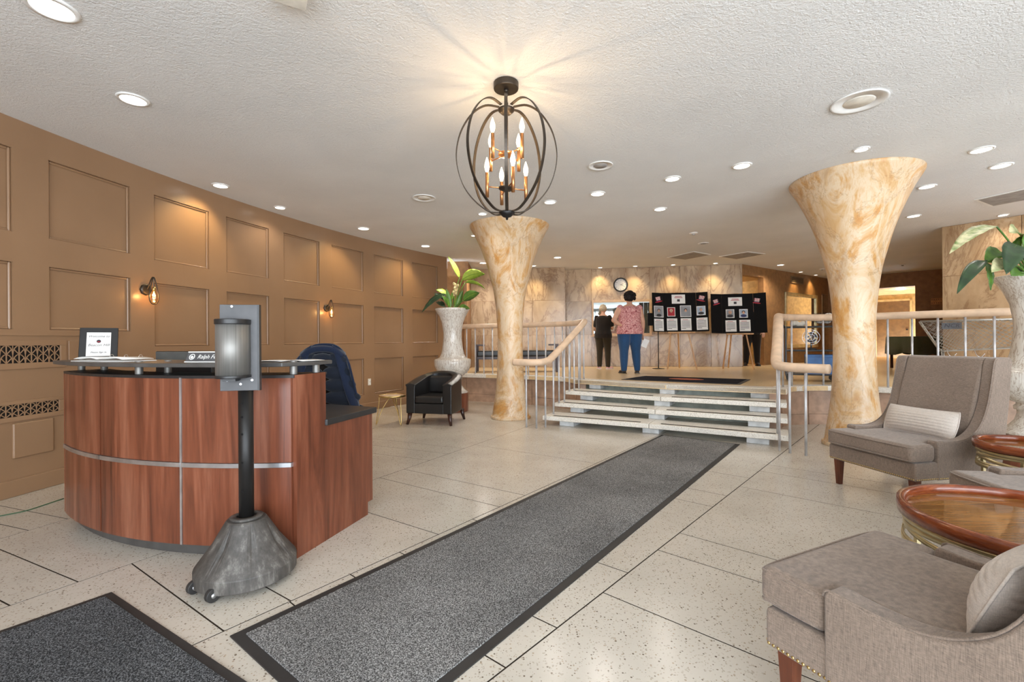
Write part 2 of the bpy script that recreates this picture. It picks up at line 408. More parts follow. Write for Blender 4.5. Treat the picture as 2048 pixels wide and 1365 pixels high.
def inset(P, e):
    a = sum(P[i].x * P[(i + 1) % len(P)].y - P[(i + 1) % len(P)].x * P[i].y for i in range(len(P)))
    if a < 0: P = P[::-1]
    Q = P
    for i in range(len(P)):
        p, q = P[i], P[(i + 1) % len(P)]; d = q - p
        if d.length < 1e-4: continue
        n = Vector((d.y, -d.x)).normalized(); Q = clip(Q, p - n * e, n)
        if len(Q) < 3: return []
    return Q
floor = struct(MB().prism([tuple(p) for p in ROOM], -.12, -.0008).build('floor', M['brass_strip']))
def ln(a, b): a = Zp(*a, 0); b = Zp(*b, 0); return (Vector((a.x, a.y)), (Vector((b.x, b.y)) - Vector((a.x, a.y))).normalized())
LA = ln((331.5, 1104), (970, 883)); LB = ln((600, 1194.5), (1100, 969)); LC = ln((975, 1365), (1577, 897)); LO = ln((0, 1078.4), (140, 1037))
LD = (LC[0] + Vector((3.1, -2.4)), LC[1]); LE = (LD[0] + Vector((3.1, -2.4)), LD[1]); LZ = (LO[0] + Vector((-2.4, .6)), LO[1])
def xs(L1, L2):
    a, d = L1; b, e = L2; den = d.x * e.y - d.y * e.x
    t = ((b.x - a.x) * e.y - (b.y - a.y) * e.x) / den; return a + d * t
def fp(x, y): p = Zp(x, y, 0); return Vector((p.x, p.y))
STR = [(LZ, LO, [fp(0, 1049), fp(0, 1012)], []),
       (LO, LA, [fp(155, 1164), fp(935, 898), fp(905, 909), fp(865, 922), fp(20, 1212)], [1.2, 2.4, 3.6, 9.5]),
       (LA, LB, [fp(813, 940), fp(763, 957), fp(735, 1025), fp(265, 1129), fp(543, 1181), fp(962, 892)], [-.6, 7.4, 9]),
       (LB, LC, [fp(801, 1106), fp(945, 1039), fp(703, 1151), fp(1429, 1015), fp(1457, 993), fp(1499, 957), fp(578, 1203)], [-.5, -2]),
       (LC, LD, [fp(1209, 1187), fp(1320, 1102), fp(1361, 1067), fp(1481, 974), fp(1522, 943), fp(1536, 930)], [-1, 6.6]),
       (LD, LE, [fp(1700, 1018)], [-.5, 1.5, 5])]
proto_n = 0
for (L1, L2, pts, ys) in STR:
    d = (L1[1] + L2[1]).normalized(); nrm = Vector((d.y, -d.x))
    for y in ys: pts = pts + [Vector((L1[0].x + L1[1].x / L1[1].y * (y - L1[0].y), y))]
    cuts = sorted(pts, key=lambda p: p.dot(d)); c2 = [cuts[0] - d * 9] + cuts + [cuts[-1] + d * 9]
    for a, b in zip(c2, c2[1:]):
        P = [xs(L1, (a, nrm)), xs(L2, (a, nrm)), xs(L2, (b, nrm)), xs(L1, (b, nrm))]
        for i in range(len(ROOM)):
            p, q = ROOM[i], ROOM[(i + 1) % len(ROOM)]; e = q - p
            P = clip(P, p, Vector((e.y, -e.x)).normalized())
            if len(P) < 3: break
        if len(P) < 3: continue
        P = inset(P, .0038)
        if len(P) >= 3: MB().prism([tuple(p) for p in P], -.02, 0).build('terrazzo_panel', M['terrazzo'], floor)
# ceiling
struct(MB().box(-5, 15.5, -3.4, 19, CE, CE + .15).build('ceiling', M['ceiling_plaster']))
# left panelled wall
wl = MB(); cbox(wl, PH0, PH1, 0, CE, WR + .035, WR + .16)
cols = [(-190, 27), (99, 262), (309.5, 419.5), (454, 539), (568.5, 640), (664.6, 727.6), (748.7, 806.7), (825.4, 876)]
cph = [(phi_px(a), phi_px(b)) for a, b in cols]
rows = [(2.16, 2.87), (1.22, 1.91), (.29, .95)]
edge = PH0; pans = []
for k, (a, b) in enumerate(cph):
    cbox(wl, edge, a, 0, CE, WR, WR + .04); edge = b
    rr = [(2.18, 2.87), (1.376, 1.93)] if k < 2 else rows
    z = CE
    for lo, hi in rr: cbox(wl, a, b, hi, z, WR, WR + .04); z = lo; pans.append((a, b, lo, hi))
    cbox(wl, a, b, 0, z, WR, WR + .04)
cbox(wl, edge, PH1, 0, CE, WR, WR + .04)
wall_left = struct(wl.build('wall_left', M['wall_paint']))
for a, b, lo, hi in pans:
    e = .012 / WR
    p = MB(); cbox(p, a, b, lo, hi, WR + .03, WR + .036); pn = p.build('panel', M['wall_paint'], wall_left)
    m = MB(); s = .022 / WR; q = .022
    for x0, x1, z0, z1 in ((a, a + s, lo, hi), (b - s, b, lo, hi), (a + s, b - s, lo, lo + q), (a + s, b - s, hi - q, hi)):
        cbox(m, x0, x1, z0, z1, WR + .013, WR + .031)
    m.build('panel_moulding', M['wall_paint'], pn, bevel=.007, seg=1)
b = MB(); cbox(b, PH0, PH1, 0, .14, WR - .018, WR + .01); b.build('baseboard', M['wall_paint'], wall_left, bevel=.006, seg=1)
b = MB(); cbox(b, phi_px(-300), phi_px(240), 1.325, 1.35, WR - .016, WR + .01); b.build('ledge_moulding', M['wall_paint'], wall_left)
rp = MB(); cbox(rp, phi_px(22), phi_px(104), .31, .60, WR - .02, WR + .01); rp.build('panel', M['wall_paint'], wall_left, bevel=.012)
rp = MB(); cbox(rp, phi_px(136), phi_px(232), 1.08, 1.28, WR - .01, WR + .01); rp.build('panel', M['wall_paint'], wall_left, bevel=.004)
# wall face plane at a phi: matrix with x along wall, y up, z into room
def wall_m(phi, z, off=0):
    p = arc(phi, WR - off); t = Vector((math.sin(phi), math.cos(phi), 0)); return frame_m((p.x, p.y, z), t, (0, 0, 1))
# radiator grilles
def grille(label, pa, pb, z0, z1, h0, h1, n):
    g = root('radiator_grille', (arc(pb).x, arc(pb).y, z0), label, 'grille', 'radiator grilles in the panelled wall')
    m = MB(); cbox(m, pa, pb, z0, h0, WR - .014, WR + .008); cbox(m, pa, pb, h1, z1, WR - .014, WR + .008)
    e = .05 / WR; cbox(m, pb - e, pb, h0, h1, WR - .014, WR + .008); m.build('face_plate', M['wall_paint'], g, bevel=.003, seg=1)
    m = MB(); cbox(m, pa, pb - e, h0, h1, WR - .002, WR + .003); m.build('shade_backing', M['black_metal'], g)  # black sheet stands in for the shade behind the lattice
    m = MB(); H = h1 - h0; W = (pb - e - pa) / n
    for k in range(n):
        c = pa + W * (k + .5); w2 = W * WR / 2
        def P(x, z):
            q = arc(c + x / WR, WR - .009); return (q.x, q.y, z)
        m.tube([P(0, h0), P(0, h1)], .0045, 5)
        for s in (0, 1):
            zb = h0 + s * H / 2
            m.tube([P(w2 * math.cos(t * math.pi / 8), zb + H / 2 * math.sin(t * math.pi / 8)) for t in range(9)], .004, 5)
            for an in (35, 145): m.tube([P(0, zb), P(w2 * .95 * math.cos(R(an)), zb + H * .48 * math.sin(R(an)))], .004, 5)
        m.tube([P(w2, h0), P(w2, h1)], .003, 5)
    m.build('scallop_lattice', M['wall_paint'], g)
grille('upper pierced radiator grille with two rows of fan shapes beside the welcome sign', phi_px(-120), phi_px(131), 1.045, 1.285, 1.095, 1.24, 9)
grille('lower pierced radiator grille with one row of fan shapes, left of the desk', phi_px(-120), phi_px(128), .615, .785, .655, .755, 9)
# outlet
o = root('wall_outlet', wall_m(phi_px(738), .52).to_translation(), 'small tan wall outlet between the lower wall panels behind the gold table', 'outlet')
m = MB().box(-.035, .035, -.06, .06, 0, .008, wall_m(phi_px(738), .52)); m.build('cover_plate', M['off_white'], o, bevel=.003)
for s in (-.025, .025): MB().box(-.018, .018, s - .014, s + .014, .006, .011, wall_m(phi_px(738), .52)).build('socket', M['white_paint'], o)

def seg_wall(name, a, b, z0, z1, mat, th=.12, side=1, gaps=()):   # gaps: (t0,t1,zlo,zhi) fractions
    a, b = Vector(a), Vector(b); d = b - a; n = Vector((-d.y, d.x)).normalized() * th * side; m = MB()
    def pc(t0, t1, lo, hi):
        if t1 - t0 < 1e-4 or hi - lo < 1e-4: return
        p, q = a + d * t0, a + d * t1; m.prism([tuple(p), tuple(q), tuple(q + n), tuple(p + n)], lo, hi)
    t = 0
    for t0, t1, lo, hi in gaps: pc(t, t0, z0, z1); pc(t0, t1, z0, lo); pc(t0, t1, hi, z1); t = t1
    pc(t, 1, z0, z1); return struct(m.build(name, mat))
def slab_wall(name, a, b, zrows, wid, mat, back):
    a, b = Vector(a), Vector(b); d = (b - a).normalized(); L = (b - a).length; w = seg_wall(name, a, b, zrows[0], CE, M[back], .15)
    n = max(1, round(L / wid)); front = Vector((d.y, -d.x))
    for i in range(n):
        for z0, z1 in zip(zrows, zrows[1:]):
            p = a + d * (L * i / n + .003); q = a + d * (L * (i + 1) / n - .003)
            MB().prism([tuple(p), tuple(q), tuple(q + front * .02), tuple(p + front * .02)], z0 + .003, z1 - .003).build('marble_slab', M[mat], w)
    return w
ZR = [UP, 1.40, 2.28, CE - .002]
wall_back = slab_wall('wall_back', (1.36, 12.18), (5.72, 11.42), ZR, .74, 'marble', 'wall_brown')
slab_wall('wall_back_left', (-1.1, 12.0), (1.34, 11.72), ZR, .8, 'marble', 'wall_brown')
seg_wall('wall_back_return', (1.36, 11.72), (1.36, 12.3), UP, CE, M['marble'], .02)
slab_wall('wall_right_marble', (7.27, 7.76), (8.85, 5.55), ZR, .8, 'marble_right', 'wall_brown')
seg_wall('wall_right_return', (7.29, 7.77), (9.9, 10.5), UP, CE, M['wall_brown'], .1, -1)
# brown walls of the rear lobby
A1, B1 = (5.72, 11.42), (9.82, 14.28); L1 = (Vector(B1) - Vector(A1)).length
def tl(px, a, b): return (inter(px, a, b) - Vector(a)).length / (Vector(b) - Vector(a)).length
seg_wall('wall_rear_lobby', A1, B1, UP, CE, M['wall_brown'], .15, 1, [(.004, tl(1528, A1, B1), UP, 2.86), (tl(1644, A1, B1), .995, UP, 2.62)])
A2, B2 = (9.82, 14.28), (12.9, 11.3)
seg_wall('wall_right_lobby', A2, B2, UP, CE, M['wall_brown'], .15, 1, [(tl(1700, A2, B2), tl(1831, A2, B2), UP, 2.72)])
seg_wall('wall_right_far', (12.9, 11.3), (9.9, 10.5), UP, CE, M['wall_brown'], .15, 1)
# corridors behind the openings
def corridor(n, a, b, depth, mat, lf=.4):
    a, b = Vector(a), Vector(b); d = (b - a).normalized(); nn = Vector((-d.y, d.x)); a2 = a + nn * .15; b2 = b + nn * .15
    m = MB()
    for p, q in ((a2 - d * lf, a2 - d * lf + nn * depth), (a2 - d * lf + nn * depth, b2 + d * .4 + nn * depth), (b2 + d * .4 + nn * depth, b2 + d * .4)):
        e = (q - p).normalized(); w = Vector((-e.y, e.x)) * .08; m.prism([tuple(p), tuple(q), tuple(q + w), tuple(p + w)], UP, 2.9)
    m.prism([tuple(a2 - d * lf), tuple(b2 + d * .5), tuple(b2 + d * .5 + nn * depth), tuple(a2 - d * lf + nn * depth)], 2.86, 2.92)
    struct(m.build(n, mat)); return a2, d, nn
ca = corridor('wall_corridor', inter(1486, A1, B1), inter(1527, A1, B1), 2.6, M['wall_cream'], -.02)
cb = corridor('wall_side_corridor', inter(1700, A2, B2), inter(1830, A2, B2), 4.8, M['wall_cream'])
seg_wall('wall_niche', inter(1640, A1, B1) + Vector((-.1, .3)), Vector(B1) + Vector((-.1, .35)), UP, 2.7, M['door_wood'], .1)
seg_wall('wall_left_lobby', (-4.2, 11.2), (-1.1, 12.02), UP, CE, M['wall_brown'], .15, 1)
seg_wall('wall_left_side', (-4.3, 11.4), (-4.3, 3.2), UP, CE, M['wall_brown'], .12, -1)  # unseen wall, lengthened to stop sky light leaking into the lobby
struct(MB().box(-1.5, -1.02, 10.75, 12.0, 2.78, CE - .001).build('trim_soffit', M['wall_brown']))
struct(MB().box(-1.12, -1.06, 10.85, 11.96, UP, 2.78).build('trim_post', M['wall_brown']))
for nm_, a_, b_ in (('wall_lightblock_back', (-4.9, 18.8), (15.2, 18.8)), ('wall_lightblock_right', (15.2, 18.9), (15.2, 4.0)), ('wall_lightblock_side', (15.3, 4.3), (8.95, 4.3)), ('wall_lightblock_left', (-4.9, 2.0), (-4.9, 18.9))):  # unseen enclosure added to keep world light from leaking in
    seg_wall(nm_, a_, b_, 0, CE, M['wall_brown'], .1)
# front glazing behind the camera and the right-hand side
seg_wall('wall_right', (8.9, 4.3), (8.9, -3.2), 0, CE, M['wall_paint'], .12, 1)
m = MB().box(-4.4, 9, -3.32, -3.14, 2.98, CE).box(-4.4, 9, -3.32, -3.14, 0, .1); struct(m.build('wall_front', M['black_metal']))
for i in range(7):
    x0 = -4.1 + i * 1.86; f = root('window_%d' % (i + 1), (x0 + .93, -3.23, .1)); f['kind'] = 'structure'
    m = MB()
    for a, b, c, d in ((x0, x0 + .05, .1, 2.98), (x0 + 1.81, x0 + 1.86, .1, 2.98), (x0 + .05, x0 + 1.81, .1, .16), (x0 + .05, x0 + 1.81, 2.92, 2.98), (x0 + .05, x0 + 1.81, 2.1, 2.16)):
        m.box(a, b, -3.27, -3.19, c, d)
    m.build('window_frame', M['black_metal'], f)
    MB().box(x0 + .04, x0 + 1.82, -3.235, -3.228, .15, 2.93).build('glass_pane', M['window_glass'], f)
# platform
EDGE = [(-4.3, 10.75), (-2.2, 10.05), (-.85, 9.5), (.22, 8.98), (.95, 8.4), (1.09, 7.98)]
TOPS = [(1.09, 7.98), (2.31, 6.93), (3.69, 6.2)]
EDGER = [(3.69, 6.2), (3.85, 6.42), (4.1, 6.6), (4.6, 6.62), (5.07, 6.36), (5.87, 5.56), (6.9, 4.75), (8.78, 3.5)]
PLAT = EDGE + TOPS[1:] + EDGER[1:] + [(8.78, 5.6), (13.2, 11), (13.2, 19), (-4.3, 19)]
platform = struct(MB().prism(PLAT, UP - .065, UP).build('floor_platform', M['platform_floor']))
def ribbon(pts, off0, off1, z0, z1):
    pts = [Vector(p) for p in pts]; L = []; N = len(pts)
    for i in range(N):
        a = pts[max(0, i - 1)]; b = pts[min(N - 1, i + 1)]; d = (b - a).normalized(); n = Vector((-d.y, d.x)); L.append((pts[i] + n * off0, pts[i] + n * off1))
    m = MB(); vs = []; fs = []
    for p, q in L: vs += [(p.x, p.y, z0), (q.x, q.y, z0), (q.x, q.y, z1), (p.x, p.y, z1)]
    for i in range(N - 1):
        for k in range(4): fs.append((i * 4 + k, i * 4 + (k + 1) % 4, i * 4 + 4 + (k + 1) % 4, i * 4 + 4 + k))
    fs += [(3, 2, 1, 0), tuple((N - 1) * 4 + k for k in range(4))]; m.add(vs, fs); return m
for E_, nm in ((EDGE, 'trim_1'), (EDGER, 'trim_2')):
    sm = [tuple(p)[:2] for p in catmull([(a, b, 0) for a, b in E_], 5)]
    struct(ribbon(sm, -.012, .2, UP - .07, UP + .004).build(nm, M['terrazzo_white'], bevel=.006))
def fascia(name, pts):
    sm = [Vector(p[:2]) for p in catmull([(a, b, 0) for a, b in pts], 8)]
    w = struct(ribbon(sm, .11, .2, 0, UP - .06).build(name, M['fascia_paint'])); step = 5
    for i in range(0, len(sm) - 1, step):
        c = sm[i:i + step + 1]
        if len(c) < 2: continue
        d0 = (c[1] - c[0]).normalized(); d1 = (c[-1] - c[-2]).normalized(); c = [c[0] + d0 * .004] + c[1:-1] + [c[-1] - d1 * .004]
        ribbon(c, .095, .11, .155, UP - .075).build('fascia_panel', M['fascia_paint'], w)
        ribbon(c, .09, .11, 0, .15).build('skirting_panel', M['fascia_paint'], w)
fascia('wall_platform_left', EDGE); fascia('wall_platform_right', EDGER)
RIS = UP / 4
fr = [[(.443, 6.80), (1.80, 6.08), (3.15, 5.25)]]
def tread_front(k): 
    s = k / 3; return [Vector(fr[0][i]).lerp(Vector(TOPS[i]), s) for i in range(3)]
st = root('staircase', (1.9, 6.3, 0), 'open-riser stair of four white terrazzo treads on pale concrete blocks leading to the raised lobby', 'stairs')
ND = Vector((.5, .866))
for k in range(4):
    A = tread_front(k); z1 = RIS * (k + 1); dep = .43 if k < 3 else .3
    for i in range(2):
        p, q = A[i], A[i + 1]; d = (q - p).normalized(); p2 = p + (d * .003 if i else Vector((0, 0))); q2 = q - (d * .003 if not i else Vector((0, 0)))
        if k < 3 or True:
            t = MB().prism([tuple(p2), tuple(q2), tuple(q2 + ND * dep), tuple(p2 + ND * dep)], z1 - .062, z1 + (.005 if k == 3 else 0)).build('tread', M['terrazzo_white'], st, bevel=.006)
        if k < 3:
            for off in (.05, .085):
                a = p.lerp(q, .09) + ND * off; b2 = p.lerp(q, .92) + ND * off
                MB().prism([tuple(a), tuple(b2), tuple(b2 + ND * .012), tuple(a + ND * .012)], z1 - .004, z1 + .003).build('grip_strip', M['brass_strip'], t)
    for (i, t, wd) in ((0, .22, .22), (1, 0, .22), (1, .8, .24)):
        c = A[i].lerp(A[i + 1], t); d = (A[i + 1] - A[i]).normalized(); f = .09
        a = c - d * wd / 2 + ND * f; b2 = c + d * wd / 2 + ND * f
        MB().prism([tuple(a), tuple(b2), tuple(b2 + ND * .42), tuple(a + ND * .42)], 0 if k == 0 else RIS * k - .002, z1 - .06).build('support_block', M['tread_block'], st, bevel=.006)
p, q, r3 = [v + ND * .54 for v in tread_front(3)]
p = p + (p - q).normalized() * .45
struct(ribbon([tuple(p), tuple(q), tuple(r3)], 0, .1, 0, UP - .065).build('wall_under_stairs', M['stair_back']))
# columns
prof = [(.325, 0), (.325, .035), (.30, .05), (.285, .15), (.262, .30), (.235, .5), (.219, .7), (.208, .95), (.204, 1.15), (.206, 1.45), (.222, 1.7), (.245, 1.92), (.275, 2.1), (.312, 2.25), (.372, 2.48), (.457, 2.72), (.55, 2.93), (.605, 3.03), (.64, 3.09), (.645, CE)]
pr = [(p.x, p.z) for p in catmull([(a, 0, b) for a, b in prof], 3)]
for x, y, lab in ((-.03, 7.5, 'mottled cream and amber flared column left of the stairs, behind the chandelier'), (4.0, 5.38, 'mottled orange and cream flared column right of the stairs, behind the grey lounge chair')):
    o = MB().lathe(pr, 48).build('flared_column', M['column_finish'], None, True, w=False); o.location = (x, y, 0); tag(o, lab, 'column', 'flared columns')
# mats
def mat_rug(name, P, lab, mt, e=.05, z0=0):
    c = sum((Vector(p) for p in P), Vector((0, 0))) / len(P); o = root(name, (c.x, c.y, z0), lab, 'mat')
    P = [Vector(p) for p in P]
    MB().prism([tuple(p) for p in P], z0, z0 + .006).build('rubber_border', M['rubber'], o)
    MB().prism([tuple(p) for p in inset(P, e)], z0 + .002, z0 + .012).build('pile', M[mt], o, bevel=.003, seg=1); return o
dm = Vector((3.12, 4.03)).normalized(); nm = Vector((dm.y, -dm.x)); a = Vector((-1.207, 1.954))
mat_rug('runner_mat', [tuple(a), tuple(a + nm * .94), tuple(a + nm * .94 + dm * 5.16), tuple(a + dm * 5.16)], 'long grey speckled runner mat leading to the stairs', 'carpet_grey', .045)
c0 = fp(223, 1187); c1 = fp(0, 1265); c2 = fp(490, 1365); d1 = (c1 - c0).normalized(); d2 = (c2 - c0).normalized()
mat_rug('floor_mat', [tuple(c0), tuple(c0 + d1 * 1.5), tuple(c0 + d1 * 1.5 + d2 * 2.4), tuple(c0 + d2 * 2.4)], 'dark charcoal floor mat at lower left in front of the desk', 'carpet_dark', .035)
pm = [Zp(x, y, UP) for x, y in ((1242.7, 760), (1289, 753), (1501, 760), (1480.6, 770))]
rg = mat_rug('door_mat', [(p.x, p.y) for p in pm], 'dark navy doormat with an orange oval mark at the top of the stairs', 'carpet_navy', .05, UP + .001)
cx = sum((p for p in pm), Vector((0, 0, 0))) / 4; dx = (pm[2] - pm[1]).normalized()
MB().lathe([(.0, .0), (.28, 0), (.28, .002), (0, .002)], 32, M=frame_m((cx.x, cx.y, UP + .0125), dx, (-dx.y, dx.x, 0)) @ Matrix.Diagonal((1, .5, 1, 1))).build('printed_logo', M['logo_orange'], rg)
# cord on the floor
m = MB().tube(catmull([fp(x, y).to_3d() + Vector((0, 0, .005)) for x, y in ((-60, 1046), (0, 1034), (50, 1024), (85, 1013), (127, 999))], 5), .004, 6)
tag(m.build('extension_cord', M['cord_green'], None, True), 'thin green cord lying on the floor left of the desk', 'cord')

# ------------------------------------------------------------------ railings
PROF = [(.058 * math.cos(2 * math.pi * k / 14), .05 * math.sin(2 * math.pi * k / 14)) for k in range(14)]
RAILZ = UP + .99
def railing(label, path, lower, stair, upper):
    o = root('railing', (path[len(path) // 2][0], path[len(path) // 2][1], 0), label, 'railing', 'stair railings')
    MB().tube(catmull(path, 7), 0, prof=PROF).build('handrail', M['rail_cover'], o, True)
    for (x, y, z0, z1) in lower + stair + upper:
        MB().cyl((x, y, z0), (x, y, z1), .0135, n=10).build('baluster', M['steel_post'], o, True)
def along(pts, n, t0=0, t1=1):
    P = [Vector(p) for p in pts]; L = [0]
    for a, b in zip(P, P[1:]): L.append(L[-1] + (b - a).length)
    out = []
    for i in range(n):
        s = L[-1] * (t0 + (t1 - t0) * i / max(1, n - 1))
        for k in range(len(P) - 1):
            if s <= L[k + 1] + 1e-6:
                out.append(P[k].lerp(P[k + 1], (s - L[k]) / (L[k + 1] - L[k]))); break
    return out
def step_z(p):
    z = 0
    for k in range(3):
        A = tread_front(k); d = (A[2] - A[0]).normalized(); n = Vector((-d.y, d.x))
        if (Vector((p.x, p.y)) - A[1]).dot(n) > -.12: z = RIS * (k + 1)
    return z
upl = [(-1.3, 9.82), (-.8, 9.6), (.22, 9.1), (.85, 8.6), (1.1, 8.25)]
pl = [(x, y, RAILZ) for x, y in upl] + [(1.24, 8.12, RAILZ + .02), (1.25, 7.97, RAILZ + .01), (1.1, 7.7, 1.43), (.62, 6.92, 1.02), (.51, 6.73, .955), (.38, 6.6, .94), (.2, 6.62, .94), (.03, 6.72, .94)]
lowl = [(fp(x, y).x, fp(x, y).y, 0, .93) for x, y in ((1053, 855), (1073, 857), (1091, 855))]
def stairbal(a, b, zt0, zt1, n):
    out = []
    for i in range(n):
        t = i / (n - 1); p = Vector(a).lerp(Vector(b), t); out.append((p.x, p.y, step_z(p), zt0 + (zt1 - zt0) * t - .02))
    return out
sl = stairbal((.62, 6.94), (1.12, 7.74), 1.03, 1.44, 6)
ul = [(p.x, p.y, UP, RAILZ - .02) for p in along(upl, 14, .06, .97)] + [(1.25, 8.03, UP, RAILZ), (1.2, 8.16, UP, RAILZ), (1.18, 7.99, UP, RAILZ - .05)]
railing('left stair railing with tan padded handrail, running behind the left column', pl, lowl, sl, ul)
upr = [(3.74, 6.42), (3.95, 6.6), (4.4, 6.7), (4.75, 6.64), (5.12, 6.42), (5.9, 5.62), (6.9, 4.82), (7.6, 4.35)]
prr = [(3.24, 4.7, .94), (3.1, 4.9, .94), (2.985, 5.1, .95), (3.0, 5.22, .99), (3.2, 5.55, 1.18), (3.58, 6.18, 1.52), (3.68, 6.34, RAILZ - .005)] + [(x, y, RAILZ) for x, y in upr]
lowr = [(fp(x, y).x, fp(x, y).y, 0, .93) for x, y in ((1559, 902), (1580, 907), (1612, 912))]
sr_ = stairbal((3.1, 5.38), (3.52, 6.08), 1.08, 1.47, 5)
ur = [(p.x, p.y, UP, RAILZ - .02) for p in along(upr, 19, .02, .98)]
railing('right stair railing with tan padded handrail, passing behind the orange column', prr, lowr, sr_, ur)

# ------------------------------------------------------------------ ceiling fittings
ring = MB().lathe([(.082, -.001), (.105, -.001), (.105, -.008), (.082, -.012)], 28, ring=True).mesh('trim_ring', True); ring.materials.append(M['white_paint'])
lens = MB().lathe([(0, -.004), (.083, -.004), (.083, -.001), (0, -.001)], 28).mesh('lens'); lens.materials.append(M['lamp_white'])
def downlight(px, py, dia, label, power=22, spot=150, blend=.6, col=(1, .92, .82), tilt=None):
    p = Zp(px, py, CE); s = dia / .21
    o = root('recessed_light', (p.x, p.y, CE), label, 'ceiling light', 'recessed ceiling downlights'); o.scale = (s, s, 1)
    link('trim_ring', ring, o); link('lens', lens, o)
    if power:
        l = bpy.data.lights.new('downlight_lamp', 'SPOT'); l.energy = power; l.spot_size = R(spot); l.spot_blend = blend; l.color = col; l.shadow_soft_size = .07
        q = bpy.data.objects.new('downlight_lamp', l); COL.objects.link(q); q.parent = o; q.location = (0, 0, -.02)
        if tilt: q.rotation_euler = tilt
    return o
DL = [(104, 15, .24, 'large lit recessed downlight at the far upper left corner of the ceiling'),
      (266, 198, .21, 'lit recessed downlight in the ceiling above the wall sconce nearest the desk'),
      (441, 371, .19, 'lit recessed downlight close to the panelled wall, above the sanitizer dispenser'),
      (560, 415, .16, 'small dim recessed downlight by the panelled wall, second along from the dispenser'),
      (727, 457, .21, 'lit recessed downlight above the farther wall sconce'),
      (851, 492, .2, 'lit recessed downlight at the end of the panelled wall, above the left plant'),
      (965, 427.5, .14, 'small recessed downlight half hidden at the rim of the left column top'),
      (948, 471, .12, 'tiny recessed downlight just left of the left column capital'),
      (966, 526, .2, 'lit recessed downlight above the platform, left of the left column shaft'),
      (1100, 404, .18, 'lit recessed downlight beside the lower right curve of the chandelier'),
      (1195, 387, .2, 'lit recessed downlight below the round ceiling speaker right of the chandelier'),
      (1345, 357, .19, 'lit recessed downlight in the middle of the ceiling row right of the chandelier'),
      (1484, 331, .2, 'lit recessed downlight nearest left of the orange column top'),
      (1320, 418, .19, 'lone lit recessed downlight in the second row, mid ceiling above the stairs'),
      (1115, 515, .2, 'lit recessed downlight above the rear platform, right of the left column'),
      (1723, 298, .14, 'small recessed downlight touching the top of the orange column'),
      (1963, 299, .2, 'brightest lit recessed downlight at the right edge, nearer of the smudged pair'),
      (2002, 331, .2, 'lit recessed downlight at the right edge, farther of the smudged pair'),
      (1854, 373, .19, 'lit recessed downlight just right of the orange column capital'),
      (1827, 432, .19, 'lit recessed downlight beside the orange column shaft, below the capital'),
      (1561, 530, .19, 'lit recessed downlight near the brown rear wall, left of the orange column'),
      (2006, 430, .14, 'recessed downlight above the right marble wall and its plant')]
for px, py, d, lab in DL:
    y_ = Zp(px, py, CE).y
    if px in (441, 727, 851): downlight(px, py, d, lab, 60, 105, .7, (1, .76, .4), (0, R(24), 0))
    else: downlight(px, py, d, lab, 9 if y_ < 5 else 28 if y_ < 8 else 130)
for px, py, d, lab in ((1067, 534.5, .13, 'small wall-washing downlight over the marble, next to the left column shaft'), (1197, 538, .13, 'small wall-washing downlight over the marble, left of the clock'),
                       (1266, 535, .13, 'small wall-washing downlight over the marble, right of the clock'), (1340, 532.5, .13, 'small wall-washing downlight above the left display board'),
                       (1423, 529.5, .13, 'small wall-washing downlight above the gap between the display boards'), (1597, 545, .12, 'tiny downlight over the framed mirror, beside the wall vent'), (1627, 551, .12, 'tiny downlight over the right side of the framed mirror')):
    o = downlight(px, py, d, lab, 60, 120, .6, (1, .76, .4), (R(10), 0, 0))
    o.location.y -= .1 if px > 1500 else .22
def spk(px, py, r, label, gm='speaker_grey', cat='speaker'):
    p = Zp(px, py, CE); o = root('ceiling_speaker', (p.x, p.y, CE), label, cat, 'round ceiling speakers')
    MB().lathe([(r * .55, -.004), (r * .92, -.006), (r, -.012), (r, -.0005), (r * .55, -.0005)], 36, (p.x, p.y, CE), ring=True).build('trim_ring', M['white_paint'], o, True)
    MB().lathe([(0, -.012), (r * .5, -.010), (r * .56, -.004), (r * .56, -.001), (0, -.001)], 36, (p.x, p.y, CE)).build('grille', M[gm], o, True)
spk(1718, 203, .19, 'large white-rimmed ceiling speaker above the orange column', 'off_white'); spk(1201, 331, .13, 'ceiling speaker with grey grille right of the chandelier')
spk(848, 396, .15, 'flush pale ceiling speaker left of the chandelier', 'off_white'); spk(1407, 487, .1, 'small ceiling speaker in front of the flush vents')
def vent(pts, label):
    P = [Zp(x, y, CE) for x, y in pts]; c = sum(P, Vector()) / 4; o = root('ceiling_vent', (c.x, c.y, CE), label, 'vent', 'flush ceiling vents')
    Q = [Vector((p.x, p.y)) for p in P]
    MB().prism([tuple(p) for p in Q], CE - .012, CE - .0005).build('frame', M['white_paint'], o, bevel=.003, seg=1)
    MB().prism([tuple(p) for p in inset(Q, .035)], CE - .016, CE - .008).build('plate', M['speaker_grey'], o)
vent([(1334, 515), (1388, 502.5), (1422, 509), (1370, 519)], 'flush square ceiling vent, left of the two above the display boards')
vent([(1438, 513), (1496, 503), (1531, 507.5), (1472, 518)], 'flush square ceiling vent, right of the two above the display boards')
vent([(1948, 399), (2060, 374), (2110, 388), (1982, 412)], 'flush ceiling vent panel at the right edge, above the marble wall')
def detector(px, py, label):
    p = Zp(px, py, CE); o = root('smoke_detector', (p.x, p.y, CE), label, 'smoke detector')
    MB().lathe([(0, -.022), (.05, -.02), (.07, -.008), (.07, -.0005), (0, -.0005)], 24, (p.x, p.y, CE)).build('base', M['white_paint'], o, True)
    MB().lathe([(0, -.045), (.022, -.042), (.03, -.02), (0, -.02)], 16, (p.x, p.y, CE)).build('sensor', M['speaker_grey'], o, True)
